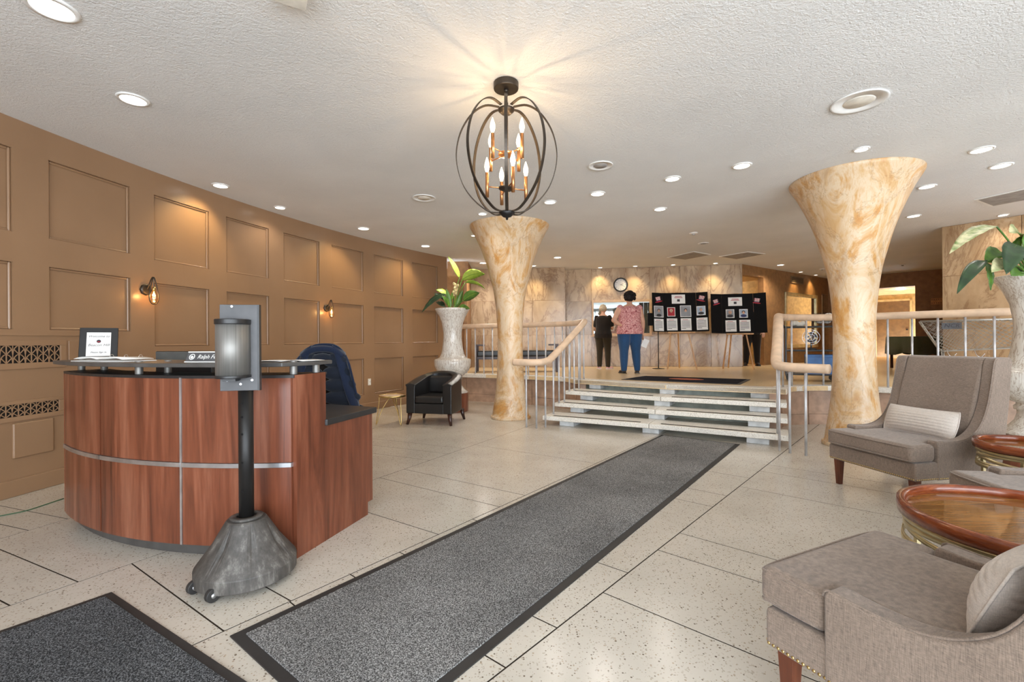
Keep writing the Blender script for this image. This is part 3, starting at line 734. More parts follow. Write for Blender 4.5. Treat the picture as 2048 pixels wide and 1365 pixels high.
detector(1387, 466, 'white smoke detector on the ceiling between the two columns'); detector(1644, 538, 'white smoke detector left of the orange column near the rear wall')
detector(1805, 529, 'flat dark ceiling fitting beyond the orange column')
p = Zp(575, 14, CE - .08); o = root('ceiling_box', (p.x, p.y, CE - .12), 'white rectangular box fixed to the ceiling at the top edge', 'ceiling box')
mx = frame_m((p.x, p.y, CE), (.87, .5, 0), (-.5, .87, 0))
MB().box(-.09, .09, -.6, .0, -.07, -.0005, mx).build('housing', M['white_paint'], o, bevel=.004)
MB().box(-.085, .085, -.595, -.005, -.074, -.07, mx).build('bottom_plate', M['off_white'], o)

# ------------------------------------------------------------------ chandelier
ch = root('chandelier', (-.03, 3.33, CE), 'dark bronze orb chandelier with eight glowing candle bulbs', 'chandelier')
cx, cy = -.03, 3.33
MB().lathe([(0, -.05), (.085, -.05), (.09, -.045), (.09, -.0005), (0, -.0005)], 36, (cx, cy, CE)).build('canopy', M['bronze'], ch, bevel=.003)
MB().lathe([(0, -.07), (.014, -.068), (.018, -.05), (0, -.05)], 16, (cx, cy, CE)).build('canopy_stem', M['bronze'], ch, True)
for i, z in enumerate((3.035, 3.0, 2.968)):
    m = MB(); q = [(math.cos(t * math.pi / 7) * .011, math.sin(t * math.pi / 7) * .021) for t in range(14)]
    m.tube([(cx + (a if i % 2 == 0 else 0), cy + (0 if i % 2 == 0 else a), z + b) for a, b in q], .0032, 6, True); m.build('chain_link', M['bronze'], ch, True)
ZT, ZB, RR = 2.945, 2.16, .365
MB().lathe([(0, -.035), (.035, -.03), (.058, -.008), (.06, .004), (.03, .016), (0, .018)], 24, (cx, cy, ZT - .02)).build('top_hub', M['bronze'], ch, True)
MB().lathe([(0, -.055), (.008, -.05), (.01, -.035), (.03, -.03), (.06, 0), (.055, .006), (0, .01)], 24, (cx, cy, ZB + .02)).build('bottom_hub', M['black_metal'], ch, True)
SP = [(.05, ZT), (.15, ZT + .012), (.245, ZT - .045), (.325, ZT - .165), (.362, ZT - .31), (.355, ZT - .44), (.31, ZT - .575), (.23, ZT - .68), (.13, ZT - .755), (.05, ZB + .02)]
spc = catmull([(a, 0, z) for a, z in SP], 5)
for k in range(8):
    a = -math.pi / 2 + k * math.pi / 4; u = Vector((math.cos(a), math.sin(a), 0)); t = Vector((-u.y, u.x, 0)); vs = []; fs = []
    for i, q in enumerate(spc):
        d = (spc[min(i + 1, len(spc) - 1)] - spc[max(i - 1, 0)]).normalized(); nn = u * d.z - Vector((0, 0, d.x)); c = Vector((cx, cy, 0)) + u * q.x + Vector((0, 0, q.z))
        vs += [c + t * .011 + nn * .003, c - t * .011 + nn * .003, c - t * .011 - nn * .003, c + t * .011 - nn * .003]
    for i in range(len(spc) - 1):
        for j in range(4): fs.append((i * 4 + j, i * 4 + (j + 1) % 4, i * 4 + 4 + (j + 1) % 4, i * 4 + 4 + j))
    MB().add(vs, fs + [(3, 2, 1, 0), tuple(len(vs) - 4 + j for j in range(4))]).build('cage_strap', M['bronze'], ch)
MB().cyl((cx, cy, ZB), (cx, cy, ZT), .006, n=10).build('centre_rod', M['bronze'], ch, True)
for z, hm, offs in ((2.60, 'copper', [(-.095, -.125), (.11, -.12), (-.12, .12), (.09, .125)]), (2.355, 'bronze', [(.045, -.15), (-.14, -.04), (.14, .045), (-.04, .15)])):
    MB().lathe([(0, -.02), (.03, -.018), (.058, -.004), (.06, .008), (0, .01)], 24, (cx, cy, z)).build('arm_hub', M[hm], ch, True)
    for dx, dy in offs:
        x, y = cx + dx, cy + dy
        a = MB().tube([(cx, cy, z), (x, y, z)], .0045, 8).build('arm', M['copper'], ch, True)
        c = MB().lathe([(0, -.075), (.0125, -.075), (.0125, .10), (0, .10)], 14, (x, y, z)).build('candle_tube', M['copper'], ch, True)
        MB().lathe([(.006, .10), (.012, .112), (.0185, .14), (.0165, .165), (.009, .19), (.002, .21), (0, .211)], 16, (x, y, z)).build('bulb', M['candle_glow'], c, True)
        l = bpy.data.lights.new('candle_lamp', 'POINT'); l.energy = .38 if z > 2.5 else 4.2; l.color = (1, .68, .36); l.shadow_soft_size = .012
        q = bpy.data.objects.new('candle_lamp', l); COL.objects.link(q); q.parent = ch; q.location = (x - cx, y - cy, z + .235 - CE)

# ------------------------------------------------------------------ wall sconces
def sconce(px, py, label):
    ph = phi_px(px); d = arc(ph).y; z = EYE + uw(px, py)[1] * d
    Mx = wall_m(ph, z); o = root('wall_sconce', Mx.to_translation(), label, 'sconce', 'teardrop wall sconces')
    T = lambda x, y, zz: Mx @ Vector((x, y, zz))
    m = MB(); m.lathe([(0, .03), (.05, .03), (.062, .018), (.062, 0), (0, 0)], 8, M=Mx); m.build('back_plate', M['bronze'], o, bevel=.003)
    m = MB().tube(catmull([T(0, .0, .02), T(0, .05, .05), T(0, .1, .075), T(0, .13, .10), T(0, .115, .125)], 4), .006, 8); m.build('arm', M['bronze'], o, True)
    pts = [(0, .13), (.018, .09), (.04, .0), (.05, -.07), (.045, -.12), (.025, -.15), (0, -.158), (-.025, -.15), (-.045, -.12), (-.05, -.07), (-.04, .0), (-.018, .09)]
    m = MB().tube(catmull([T(x, y, .115) for x, y in pts], 3, True), .005, 6, True); m.build('teardrop_frame', M['bronze'], o, True)
    m = MB().tube([T(0, .12, .115), T(0, .0, .115)], .004, 6); m.build('cord', M['bronze'], o)
    rot = Mx @ Matrix.Translation((0, 0, .115)) @ Matrix.Rotation(R(90), 4, 'X')
    MB().lathe([(0, .045), (.014, .045), (.015, .0), (0, 0)], 14, M=Mx @ Matrix.Translation((0, -.02, .115)) @ Matrix.Rotation(R(-90), 4, 'X')).build('socket', M['gold'], o, True)
    m = MB().lathe([(.012, 0), (.017, -.02), (.034, -.06), (.038, -.085), (.030, -.112), (.012, -.125), (0, -.127)], 18, M=Mx @ Matrix.Translation((0, -.02, .115)) @ Matrix.Rotation(R(-90), 4, 'X'))
    bl = m.build('bulb', M['bulb_glass'], o, True)
    m = MB()
    for a in range(4): m.tube([T(.008 * math.cos(a * 1.57), -.04, .115 + .008 * math.sin(a * 1.57)), T(.012 * math.cos(a * 1.57), -.095, .115 + .012 * math.sin(a * 1.57))], .0022, 5)
    fl = m.build('filament', M['filament'], bl); fl['kind'] = 'stuff'
    l = bpy.data.lights.new('sconce_lamp', 'POINT'); l.energy = 2.2; l.color = (1, .66, .3); l.shadow_soft_size = .02
    q = bpy.data.objects.new('sconce_lamp', l); COL.objects.link(q); q.parent = o; q.location = T(0, -.07, .115) - o.location
sconce(291, 580, 'bronze teardrop wall sconce above the monitor, nearer of the two'); sconce(653, 617, 'bronze teardrop wall sconce above the navy jacket, farther of the two')

# ------------------------------------------------------------------ reception desk
DO = Vector((-2.195, 2.94, 0)); DM = frame_m(DO, (.959, -.284, 0), (.284, .959, 0)); HC, SAG = .985, .2
DR = (HC * HC + SAG * SAG) / (2 * SAG)
def dy(x, off=0):                       # front arc y at local x, moved back by off
    r = DR - off; yc = DR - SAG; return yc - math.sqrt(max(0, r * r - x * x))
def dl(x, y, z=0): return DM @ Vector((x, y, z))
desk = root('reception_desk', DO, 'curved cherry wood reception desk with silver stripe and raised grey counter', 'desk')
def arc_slab(x0, x1, o0, o1, z0, z1, n=10):
    P = [(x0 + (x1 - x0) * i / n) for i in range(n + 1)]
    poly = [(x, dy(x, o0)) for x in P] + [(x, dy(x, o1)) for x in P[::-1]]
    return MB().prism(poly, z0, z1, DM)
S3 = [-HC + .02, -.337, .33, HC - .02]
arc_slab(-HC + .03, HC - .03, .02, .24, .09, 1.045, 24).build('counter_wall', M['dark_wood'], desk)
for a, b in zip(S3, S3[1:]):
    for z0, z1 in ((.08, .528), (.558, 1.052)):
        arc_slab(a + .008, b - .008, 0, .022, z0, z1, 10).build('front_panel', M['cherry_wood'], desk)
    arc_slab(a + .003, b - .003, -.008, .022, .531, .556, 10).build('stripe', M['aluminium'], desk)
arc_slab(.324, .336, -.004, .022, .08, 1.05, 1).build('vertical_trim', M['aluminium'], desk)
arc_slab(-HC + .06, HC - .06, .06, .2, 0, .09, 20).build('toe_kick', M['counter_grey'], desk)
arc_slab(-HC + .01, HC - .01, -.002, .26, 1.045, 1.062, 20).build('ledge', M['counter_black'], desk)
for s in (-1, 1):
    x0, x1 = sorted((s * HC, s * (HC - .025)))
    sp_ = [(0.0, 0)] if s > 0 else [(0.0, .08), (.07, .08), (.07, 0)]
    m = MB(); m.prism(sp_ + [(.70, 0), (.70, .09), (.76, .09), (.76, .725), (.255, .725), (.255, 1.062), (0.0, 1.062)], 0, .025, DM @ Matrix.Translation((x0, 0, 0)) @ Matrix(((0, 0, 1, 0), (1, 0, 0, 0), (0, 1, 0, 0), (0, 0, 0, 1))))
    m.build('side_panel', M['cherry_wood'], desk)
arc_slab(-HC + .03, HC - .03, .26, .3, 0, .725, 14)
wt = [(-HC - .01, .25), (-.6, .14), (0, .1), (.6, .14), (HC + .015, .25), (HC + .015, .80), (.55, .86), (0, .84), (-.55, .86), (-HC - .01, .80)]
MB().prism(wt, .725, .765, DM).build('worktop', M['counter_black'], desk, bevel=.004)
pts = [(x, dy(x, -.05) ) for x in [-1.05 + 2.0 * i / 20 for i in range(21)]]
ctop = pts + [(1.0, .12), (.985, .32), (.6, .24), (0, .2), (-.6, .24), (-1.0, .3), (-1.07, .12)]
MB().prism(ctop, 1.112, 1.136, DM).build('raised_counter', M['counter_grey'], desk, bevel=.004)
for px, off in ((149, .1), (278, .06), (208.5, .2), (336, .2), (587, .06), (632, .2)):
    u = uw(px, 725)[0]; lo, hi = -1, 1
    for _ in range(40):
        mid = (lo + hi) / 2; q = dl(mid, dy(mid, off))
        if q.x / q.y < u: lo = mid
        else: hi = mid
    q = dl(lo, dy(lo, off)); MB().cyl((q.x, q.y, 1.062), (q.x, q.y, 1.143), .021, n=18).build('standoff', M['brushed_steel'], desk, True, bevel=.002)
# things on the desk
def on_counter(px, off, z=1.136):
    u = uw(px, 720)[0]; lo, hi = -1.1, 1.1
    for _ in range(40):
        mid = (lo + hi) / 2; q = dl(mid, dy(mid, off))
        if q.x / q.y < u: lo = mid
        else: hi = mid
    return dl(lo, dy(lo, off), z)
p = on_counter(196, .2); xd = Vector((.82, .57, 0)).normalized(); bk = Vector((-xd.y, xd.x, 0))
ws = root('welcome_sign', p, 'black-framed welcome sign leaning on the left end of the counter', 'sign')
SM = frame_m(p + Vector((0, 0, .002)), xd, bk * .32 + Vector((0, 0, .95)))
MB().box(-.112, .112, 0, .25, -.012, 0, SM).build('frame', M['black_plastic'], ws, bevel=.004)
MB().box(-.07, .07, .02, .21, 0, .002, SM).build('card', M['paper'], ws)
for t, y, sz in (('Welcome to', .178, .024), ('Beacon Hill', .108, .027), ('Please Sign In', .05, .017)):
    text(t, sz, SM @ Matrix.Translation((0, y, .0022)), M['print_ink'], ws, shear=.35)
m = MB().lathe([(0, 0), (.013, 0), (.013, .0008), (0, .0008)], 20, M=SM @ Matrix.Translation((0, .138, .002))); lg = m.build('printed_emblem', M['print_ink'], ws)
MB().box(-.008, .008, -.006, -.001, .0008, .0014, SM @ Matrix.Translation((0, .138, .002))).build('emblem_bar', M['print_red'], lg)
MB().box(-.02, .02, 0, .15, -.10, -.012, SM @ Matrix.Rotation(R(-18), 4, 'X')).build('easel_back', M['black_plastic'], ws)
p = on_counter(228, .13, 1.137); xd = Vector((.95, -.31, 0)).normalized(); yd = Vector((-xd.y, xd.x, 0)); BM = frame_m(p, xd, yd)
bd = root('ring_binder', p, 'open white ring binder with curled pages lying on the counter', 'binder')
MB().box(-.25, .25, -.1, .1, 0, .004, BM).build('cover', M['white_paint'], bd)
for s, nm_ in ((-1, 'page_stack'), (1, 'page_stack')):
    m = MB(); m.grid(lambda u, v, s=s: BM @ Vector((s * (.01 + .22 * u), -.095 + .19 * v, .006 + .022 * math.sin(math.pi * (u * .72 + .14)) * (1 - .25 * v))), 10, 2); m.build(nm_, M['paper'], bd, True, solid=.004)
for x in (-.12, .02, .16):
    MB().tube([BM @ Vector((x, .06 + .012 * math.cos(a * .45), .024 + .016 * math.sin(a * .45))) for a in range(15)], .0016, 5).build('ring', M['chrome'], bd, True)
p = on_counter(423, .10, 1.136); xd = Vector((.985, -.17, 0)); yd = Vector((.17, .985, 0)); NMx = frame_m(p, xd, yd)
np_ = root('desk_nameplate', p, 'grey desk nameplate with white lettering and emblem beside the dispenser', 'nameplate')
MB().prism([(-.035, 0), (.035, 0), (.006, .062), (-.006, .062)], -.15, .15, NMx @ Matrix(((0, 0, 1, 0), (1, 0, 0, 0), (0, 1, 0, 0), (0, 0, 0, 1)))).build('body', M['grey_plastic'], np_)
MB().box(-.152, .152, -.038, -.030, 0, .006, NMx).build('lower_edge', M['white_paint'], np_); MB().box(-.152, .152, -.008, .008, .058, .064, NMx).build('upper_edge', M['white_paint'], np_)
FM = NMx @ Matrix.Translation((0, -.0215, .032)) @ Matrix.Rotation(R(65), 4, 'X')
text('Ralph Ferraro', .036, FM @ Matrix.Translation((.028, 0, .001)), M['white_paint'], np_, shear=.25)
MB().tube([FM @ Vector((-.112 + .017 * math.cos(a * math.pi / 9), .017 * math.sin(a * math.pi / 9), .001)) for a in range(18)], .0028, 5, True).build('printed_emblem', M['white_paint'], np_)
MB().lathe([(0, 0), (.009, 0), (.009, .002), (0, .002)], 14, M=FM @ Matrix.Translation((-.112, -.002, 0))).build('emblem_dot', M['white_paint'], np_)
for px, off, rz, lab in ((545, .12, .2, 'sheet of paper lying flat on the counter right of the dispenser'), (608, .17, -.3, 'sheet of paper lying at the right end of the counter')):
    p = on_counter(px, off, 1.137); m = MB(); c, s_ = math.cos(rz - .28), math.sin(rz - .28)
    m.grid(lambda u, v: (p.x + c * (u - .5) * .2 - s_ * (v - .5) * .15, p.y + s_ * (u - .5) * .2 + c * (v - .5) * .15, p.z + .003 + .004 * math.sin(u * 3)), 6, 2)
    tag(m.build('paper_sheet', M['paper'], None, True, solid=.0012), lab, 'paper', 'papers on the counter')
p = dl(-.5, .5, .765); mo = root('computer_monitor', p, 'dark computer monitor standing behind the raised counter', 'monitor'); mo.rotation_euler = (0, 0, R(-14))
MB().box(-.27, .27, -.018, .018, .1, .425).build('screen_housing', M['black_plastic'], mo, bevel=.008, w=False)
MB().box(-.26, .26, .018, .021, .115, .415).build('screen', M['monitor_grey'], mo, w=False)
MB().box(-.262, .262, -.023, -.018, .30, .42).build('back_shell', M['monitor_grey'], mo, bevel=.003, w=False)
MB().cyl((0, .0, .005), (0, 0, .2), .025, n=14).build('neck', M['black_plastic'], mo, w=False); MB().lathe([(0, 0), (.12, 0), (.12, .008), (0, .014)], 28).build('foot', M['black_plastic'], mo, True, w=False)
MB().box(-.12, -.06, -.0195, -.0175, .118, .128).build('badge', M['white_paint'], mo, w=False)
p = dl(-.8, .17, .765); tr_ = root('letter_tray', p, 'small wooden letter tray on the worktop under the counter', 'tray'); tr_.rotation_euler = (0, 0, R(-16))
MB().box(-.13, .13, -.08, .08, .25, .262).build('shelf', M['cherry_wood'], tr_, w=False)
for s in (-1, 1): MB().box(s * .13 - .006, s * .13 + .006, -.08, .08, 0, .29).build('side', M['cherry_wood'], tr_, w=False)

# ------------------------------------------------------------------ hand sanitizer stand
sx, sy = -1.42, 2.45
sn = root('sanitizer_stand', (sx, sy, 0), 'hand sanitizer dispenser on a black pole with worn grey wheeled base', 'dispenser')
def flute(a, z):
    return 1 - (.07 * max(0, math.cos(7 * a)) ** 6 if .1 < z < .3 else 0)
MB().lathe([(0, .03), (.236, .03), (.24, .034), (.24, .092), (.238, .098), (.16, .205), (.098, .312), (.09, .32), (0, .32)], 84, (sx, sy, 0), mod=flute).build('weighted_base', M['worn_plastic'], sn)
MB().lathe([(.05, .315), (.075, .318), (.08, .33), (.05, .335)], 24, (sx, sy, 0), ring=True).build('base_collar', M['worn_plastic'], sn, True)
for an_ in (262, 222):
    d = -Vector((math.cos(R(an_)), math.sin(R(an_)))); ax = Vector((-math.sin(R(242)), math.cos(R(242)), 0)); c = Vector((sx - d.x * .235, sy - d.y * .235, .034))
    w = MB().cyl(c - ax * .013, c + ax * .013, .033, n=20).build('wheel', M['rubber'], sn, True, bevel=.004)
    MB().cyl(c - ax * .016, c + ax * .016, .012, n=12).build('hub', M['aluminium'], w, True)
MB().cyl((sx, sy, .30), (sx, sy, 1.02), .036, n=24).build('pole', M['black_metal'], sn, True)
fc = Vector((.18, -.98, 0)).normalized(); rt = Vector((-fc.y, fc.x, 0))
PMx = frame_m((sx, sy, 0), rt, (0, 0, 1))       # x right, y up, z toward viewer
for z in (.47, .62, .77, .86, .93):
    MB().cyl(PMx @ Vector((-.006, z, .032)), PMx @ Vector((-.006, z, .0375)), .006, n=10).build('hole_shade_disc', M['board_black'], sn)  # black discs stand in for the shade inside the pole's holes
MB().box(-.1, .085, 1.0, 1.45, .034, .05, PMx @ Matrix.Translation((-.005, 0, 0))).build('back_plate', M['grey_plastic'], sn, bevel=.003)
MB().box(.0801, .09, 1.0, 1.45, .02, .0505, PMx @ Matrix.Translation((-.005, 0, 0))).build('plate_edge', M['black_plastic'], sn)
hp = [(.078 * math.cos(a), .05 + .105 * math.sin(a) ** .8) for a in [math.pi * i / 16 for i in range(17)]]
UPM = PMx @ Matrix.Translation((-.035, 0, 0)) @ Matrix(((1, 0, 0, 0), (0, 0, 1, 0), (0, 1, 0, 0), (0, 0, 0, 1)))
MB().prism(hp, 1.085, 1.345, UPM).build('steel_cover', M['brushed_steel'], sn, True)
hp2 = [(x * 1.05, .05 + (y - .05) * 1.05) for x, y in hp]
MB().prism(hp2, 1.345, 1.372, UPM).build('top_cap', M['black_plastic'], sn, bevel=.004); MB().prism(hp2, 1.07, 1.085, UPM).build('bottom_cap', M['black_plastic'], sn, bevel=.003)
MB().box(-.03, .03, 1.055, 1.07, .06, .12, PMx @ Matrix.Translation((-.035, 0, 0))).build('nozzle', M['black_plastic'], sn)
MB().box(-.052, -.045, 1.17, 1.29, .112, .1275, PMx @ Matrix.Translation((-.035, 0, 0))).build('level_window', M['black_plastic'], sn, bevel=.002)
for x, y in ((-.07, 1.055), (-.005, 1.035), (.05, 1.055), (-.045, 1.44)):
    MB().cyl(PMx @ Vector((x, y, .048)), PMx @ Vector((x, y, .054)), .006, n=10).build('bolt', M['aluminium'], sn)

# ------------------------------------------------------------------ office chair with jacket
cxp = Vector((-1.73, 4.15, 0))
oc = root('office_chair', cxp, 'black office chair behind the desk, mostly hidden by a jacket', 'chair'); oc.rotation_euler = (0, 0, R(12))
MB().box(-.25, .25, -.26, .22, .44, .52).build('seat', M['black_cloth'], oc, bevel=.03, w=False)
MB().box(-.22, .22, .16, .22, .58, 1.1).build('backrest', M['black_cloth'], oc, bevel=.03, w=False)
MB().box(-.04, .04, .22, .25, .4, .9).build('back_support', M['black_plastic'], oc, w=False)
MB().cyl((0, 0, .1), (0, 0, .44), .03).build('gas_column', M['black_metal'], oc, w=False)
for k in range(5):
    a = k * 2 * math.pi / 5 + .3; e = (.28 * math.cos(a), .28 * math.sin(a))
    MB().tube([(0, 0, .12), (e[0], e[1], .075)], .022, 8).build('base_leg', M['black_plastic'], oc, w=False)
    MB().ell((e[0], e[1], .035), .035, .035, .035).build('caster', M['black_plastic'], oc, True, w=False)
jk = root('jacket', cxp + Vector((0, 0, .6)), 'navy jacket with quilted black lining draped over the office chair', 'jacket'); jk.rotation_euler = (0, 0, R(12))
def jshell(u, v):                       # u across, v down
    a = (u - .5) * 2; x = .33 * math.copysign(abs(a) ** .85, a) * (.74 + .32 * v)
    top = .64 - .2 * abs(a) ** 2.4; z = top * (1 - v) + (-.08) * v
    y = .20 - .17 * abs(a) ** 3 * (1 - .2 * v) + .015 * math.sin(a * 9 + v * 3) * v + .03 * math.sin(math.pi * v)
    return (x, y, z)
MB().grid(jshell, 30, 18).build('outer_shell', M['navy_cloth'], jk, True, w=False, solid=.018)
for s in (-1, 1):                       # front panels hanging open
    def jp(u, v, s=s):
        xo, yo, zo = jshell(.5 + s * (.5 - .13 * (1 - v) ** 2), v); wdt = .05 + .035 * math.sin(math.pi * min(1, v * 1.1)); ar = max(0, 1 - v * 3)
        return (xo - s * u * (wdt + .05 * ar), yo * (1 - u) + (.075 - .04 * v) * u - .02 * math.sin(math.pi * u), zo + .07 * ar * u + .012)
    MB().grid(jp, 6, 16).build('front_panel', M['navy_cloth'], jk, True, w=False, solid=.02)
MB().tube(catmull([(-.17, .1, .52), (-.1, .085, .575), (0, .08, .59), (.1, .085, .575), (.17, .1, .52)], 5), .032, 10).build('collar', M['navy_cloth'], jk, True, w=False)
for r in range(5):
    for s in (-1, 1):
        z = .5 - r * .115; w_ = .105 + .022 * r
        m = MB().ell((s * (w_ * .98), .105 - .005 * r, z - .02), w_, .045, .068, 18, 10); m.build('quilted_lining', M['quilt_black'], jk, True, w=False)
MB().ell((0, .09, .5), .1, .05, .05).build('hood', M['quilt_black'], jk, True, w=False)

# ------------------------------------------------------------------ lounge chairs
def T_poly(): return [(-.355, -.45), (.355, -.45), (.355, -.225), (.285, -.225), (.285, .26), (-.285, .26), (-.285, -.225), (-.355, -.225)]
def lounge(loc, rz, label, pillow):
    o = root('lounge_chair', loc, label, 'chair', 'grey slipper lounge chairs', rz=rz)
    MB().box(-.36, .36, -.42, .34, .215, .345).build('seat_frame', M['chair_fabric'], o, bevel=.015, w=False)
    c = MB().prism(T_poly(), .345, .475).build('seat_cushion', M['chair_fabric'], o, bevel=.045, w=False, seg=4)
    pz = [(-.335, -.437), (.335, -.437)]
    for z in (.362, .458): MB().tube(catmull([(-.347, -.26, z), (-.345, -.40, z), (-.31, -.446, z), (0, -.452, z), (.31, -.446, z), (.345, -.40, z), (.347, -.26, z)], 4), .005, 6).build('piping', M['chair_fabric'], c, True, w=False)
    # arms: swooping side panels
    top = [(-.225, .475), (-.21, .497), (-.12, .49), (-.02, .492), (.07, .515), (.15, .57), (.205, .65), (.245, .75), (.275, .87), (.30, 1.0), (.315, 1.07), (.34, 1.095)]
    tc = [(p.x, p.y) for p in catmull([(a, b, 0) for a, b in top], 3)]
    poly = [(-.225, .215)] + tc + [(.46, 1.10), (.475, 1.07), (.45, .8), (.40, .45), (.36, .215)]
    for s in (-1, 1):
        x0 = .285 if s > 0 else -.366
        sd = MB().prism(poly, 0, .081, Matrix(((0, 0, 1, x0), (1, 0, 0, 0), (0, 1, 0, 0), (0, 0, 0, 1)))).build('side_panel', M['chair_fabric'], o, bevel=.018, w=False, seg=3)
        MB().tube([(x0 + (.073 if s > 0 else .008), y - .004, z + .0) for y, z in tc], .004, 6).build('piping', M['chair_fabric'], sd, True, w=False)
    bk_ = [(.15, .40), (.19, .62), (.255, .86), (.325, 1.085), (.34, 1.10), (.455, 1.10), (.47, 1.07), (.44, .8), (.39, .45), (.355, .25), (.2, .25)]
    MB().prism(bk_, 0, .57, Matrix(((0, 0, 1, -.285), (1, 0, 0, 0), (0, 1, 0, 0), (0, 0, 0, 1)))).build('backrest', M['chair_fabric'], o, bevel=.022, w=False, seg=3)
    m = MB()
    def nail(x, y, nx, ny):
        m.ell((x, y, .229), .0055 if not nx else .003, .0055 if not ny else .003, .0055, 6, 4)
    for i in range(47): nail(-.345 + .69 * i / 46, -.421, 0, 1)
    for i in range(46):
        for s in (-1, 1): nail(s * (.367 if i > 11 else .361), -.405 + .74 * i / 45, 1, 0)
    n_ = m.build('nailhead_trim', M['gold'], o, True, w=False); n_['kind'] = 'stuff'
    for x in (-.31, .31):
        for y, ky in ((-.365, 0), (.29, .07)):
            a = .027; b = .017
            vs = [(x - a, y - a, .217), (x + a, y - a, .217), (x + a, y + a, .217), (x - a, y + a, .217)] + [(x - b, y - b + ky, 0), (x + b, y - b + ky, 0), (x + b, y + b + ky, 0), (x - b, y + b + ky, 0)]
            MB().add(vs, [(0, 1, 2, 3), (7, 6, 5, 4), (1, 0, 4, 5), (2, 1, 5, 6), (3, 2, 6, 7), (0, 3, 7, 4)]).build('leg', M['leg_wood'], o, w=False, bevel=.002)
    return o
def pillow(loc, rz, tilt, W, Hh, T, label, parent=None):
    o = root('lumbar_pillow', loc, label, 'pillow', 'ribbed lumbar pillows', rz=rz); n, k = 40, 66
    def f(sgn):
        def g(u, v):
            a, b = 2 * u - 1, 2 * v - 1; th = T * max(0, (1 - abs(a) ** 3)) ** .75 * max(0, (1 - abs(b) ** 2.4)) ** .75
            th *= .93 + .07 * abs(math.sin(v * math.pi * 9)); q = Vector((a * W / 2 * (1 - .04 * b * b), sgn * th, b * Hh / 2 * (1 - .06 * (1 - a * a)) ))
            return tuple(Matrix.Rotation(tilt, 3, 'X') @ q + Vector((0, 0, Hh / 2 * math.cos(tilt))))
        return g
    m = MB(); m.grid(f(-1), n, k); m2 = MB().grid(f(1), n, k); m2.f = [t[::-1] for t in m2.f]; m.add(m2.v, m2.f)
    c = m.build('cover', M['pillow_fabric'], o, True, w=False)
    P = []
    for t in range(40):
        a = t / 40 * 4; s_ = int(a); r = a - s_; u, v = ((r, 0), (1, r), (1 - r, 1), (0, 1 - r))[s_]; P.append(f(1)(u, v))
    MB().tube(P, .004, 6, True).build('seam', M['pillow_fabric'], c, True, w=False)
    return o
RA, RB, RC = R(-79), R(-154.5), R(-98.6)
lounge((3.23, 3.73, 0), RA, 'grey lounge chair in front of the orange column, white legs-free side turned left', True)['label'] = 'grey high-backed lounge chair standing in front of the orange column'
lounge((1.356, 1.336, 0), RB, 'large grey lounge chair in the right foreground, cut off by the frame', True)
lounge((2.96, 2.31, 0), RC, 'grey lounge chair at the right edge, only its seat corner showing between the tray tables', True)
def place(loc, rz, x, y, z):
    return Matrix.Translation(loc) @ Matrix.Rotation(rz, 4, 'Z') @ Vector((x, y, z))
pillow(place((3.23, 3.73, 0), RA, .0, .085, .472), RA, R(-20), .55, .22, .07, 'pale ribbed lumbar pillow on the chair before the orange column')
pillow(place((1.356, 1.336, 0), RB, 0, .1, .472), RB, R(-22), .52, .24, .075, 'pale ribbed lumbar pillow on the foreground chair at the right edge')
# ------------------------------------------------------------------ tray tables
def tray(loc, r, h, label):
    o = root('tray_table', loc, label, 'table', 'round wooden tray tables'); x, y, _ = loc
    MB().lathe([(r - .028, h - .05), (r, h - .05), (r + .004, h - .02), (r + .002, h), (r - .02, h + .002), (r - .03, h - .004)], 64, ring=True).build('tray_rim', M['tray_wood'], o, True, w=False)
    MB().lathe([(0, h - .05), (r - .026, h - .05), (r - .026, h - .036), (0, h - .036)], 64).build('tray_bottom', M['tray_glass'], o, w=False)
    rr = r - .015; bp = [(-.002, -.011), (.002, -.011), (.002, .011), (-.002, .011)]
    def hoop(z, amp, ph, rad):
        MB().tube([(rad * math.cos(t * math.pi / 36), rad * math.sin(t * math.pi / 36), z + amp * math.cos(t * math.pi / 36 + ph)) for t in range(72)], 0, closed=True, prof=bp).build('band', M['champagne'], o, True, w=False)
    hoop(h - .064, 0, 0, rr); hoop(h - .115, .035, .4, rr - .003); hoop(h - .115, .035, 2.6, rr - .006); hoop(h - .13, .03, 4.4, rr - .009); hoop(h - .165, 0, 0, rr)
    for k in range(4):
        a = k * math.pi / 2 + .5
        MB().box(-.009, .009, -.009, .009, .0, h - .05, Matrix.Translation(((rr - .03) * math.cos(a), (rr - .03) * math.sin(a), 0))).build('leg', M['champagne'], o, w=False)
    hoop(.035, 0, 0, rr - .02)
tray((2.04, 1.79, 0), .42, .55, 'round wooden tray table with gold bands behind the foreground chair'); tray((3.45, 3.03, 0), .3, .55, 'smaller wooden tray table with gold bands beside the high-backed lounge chair')

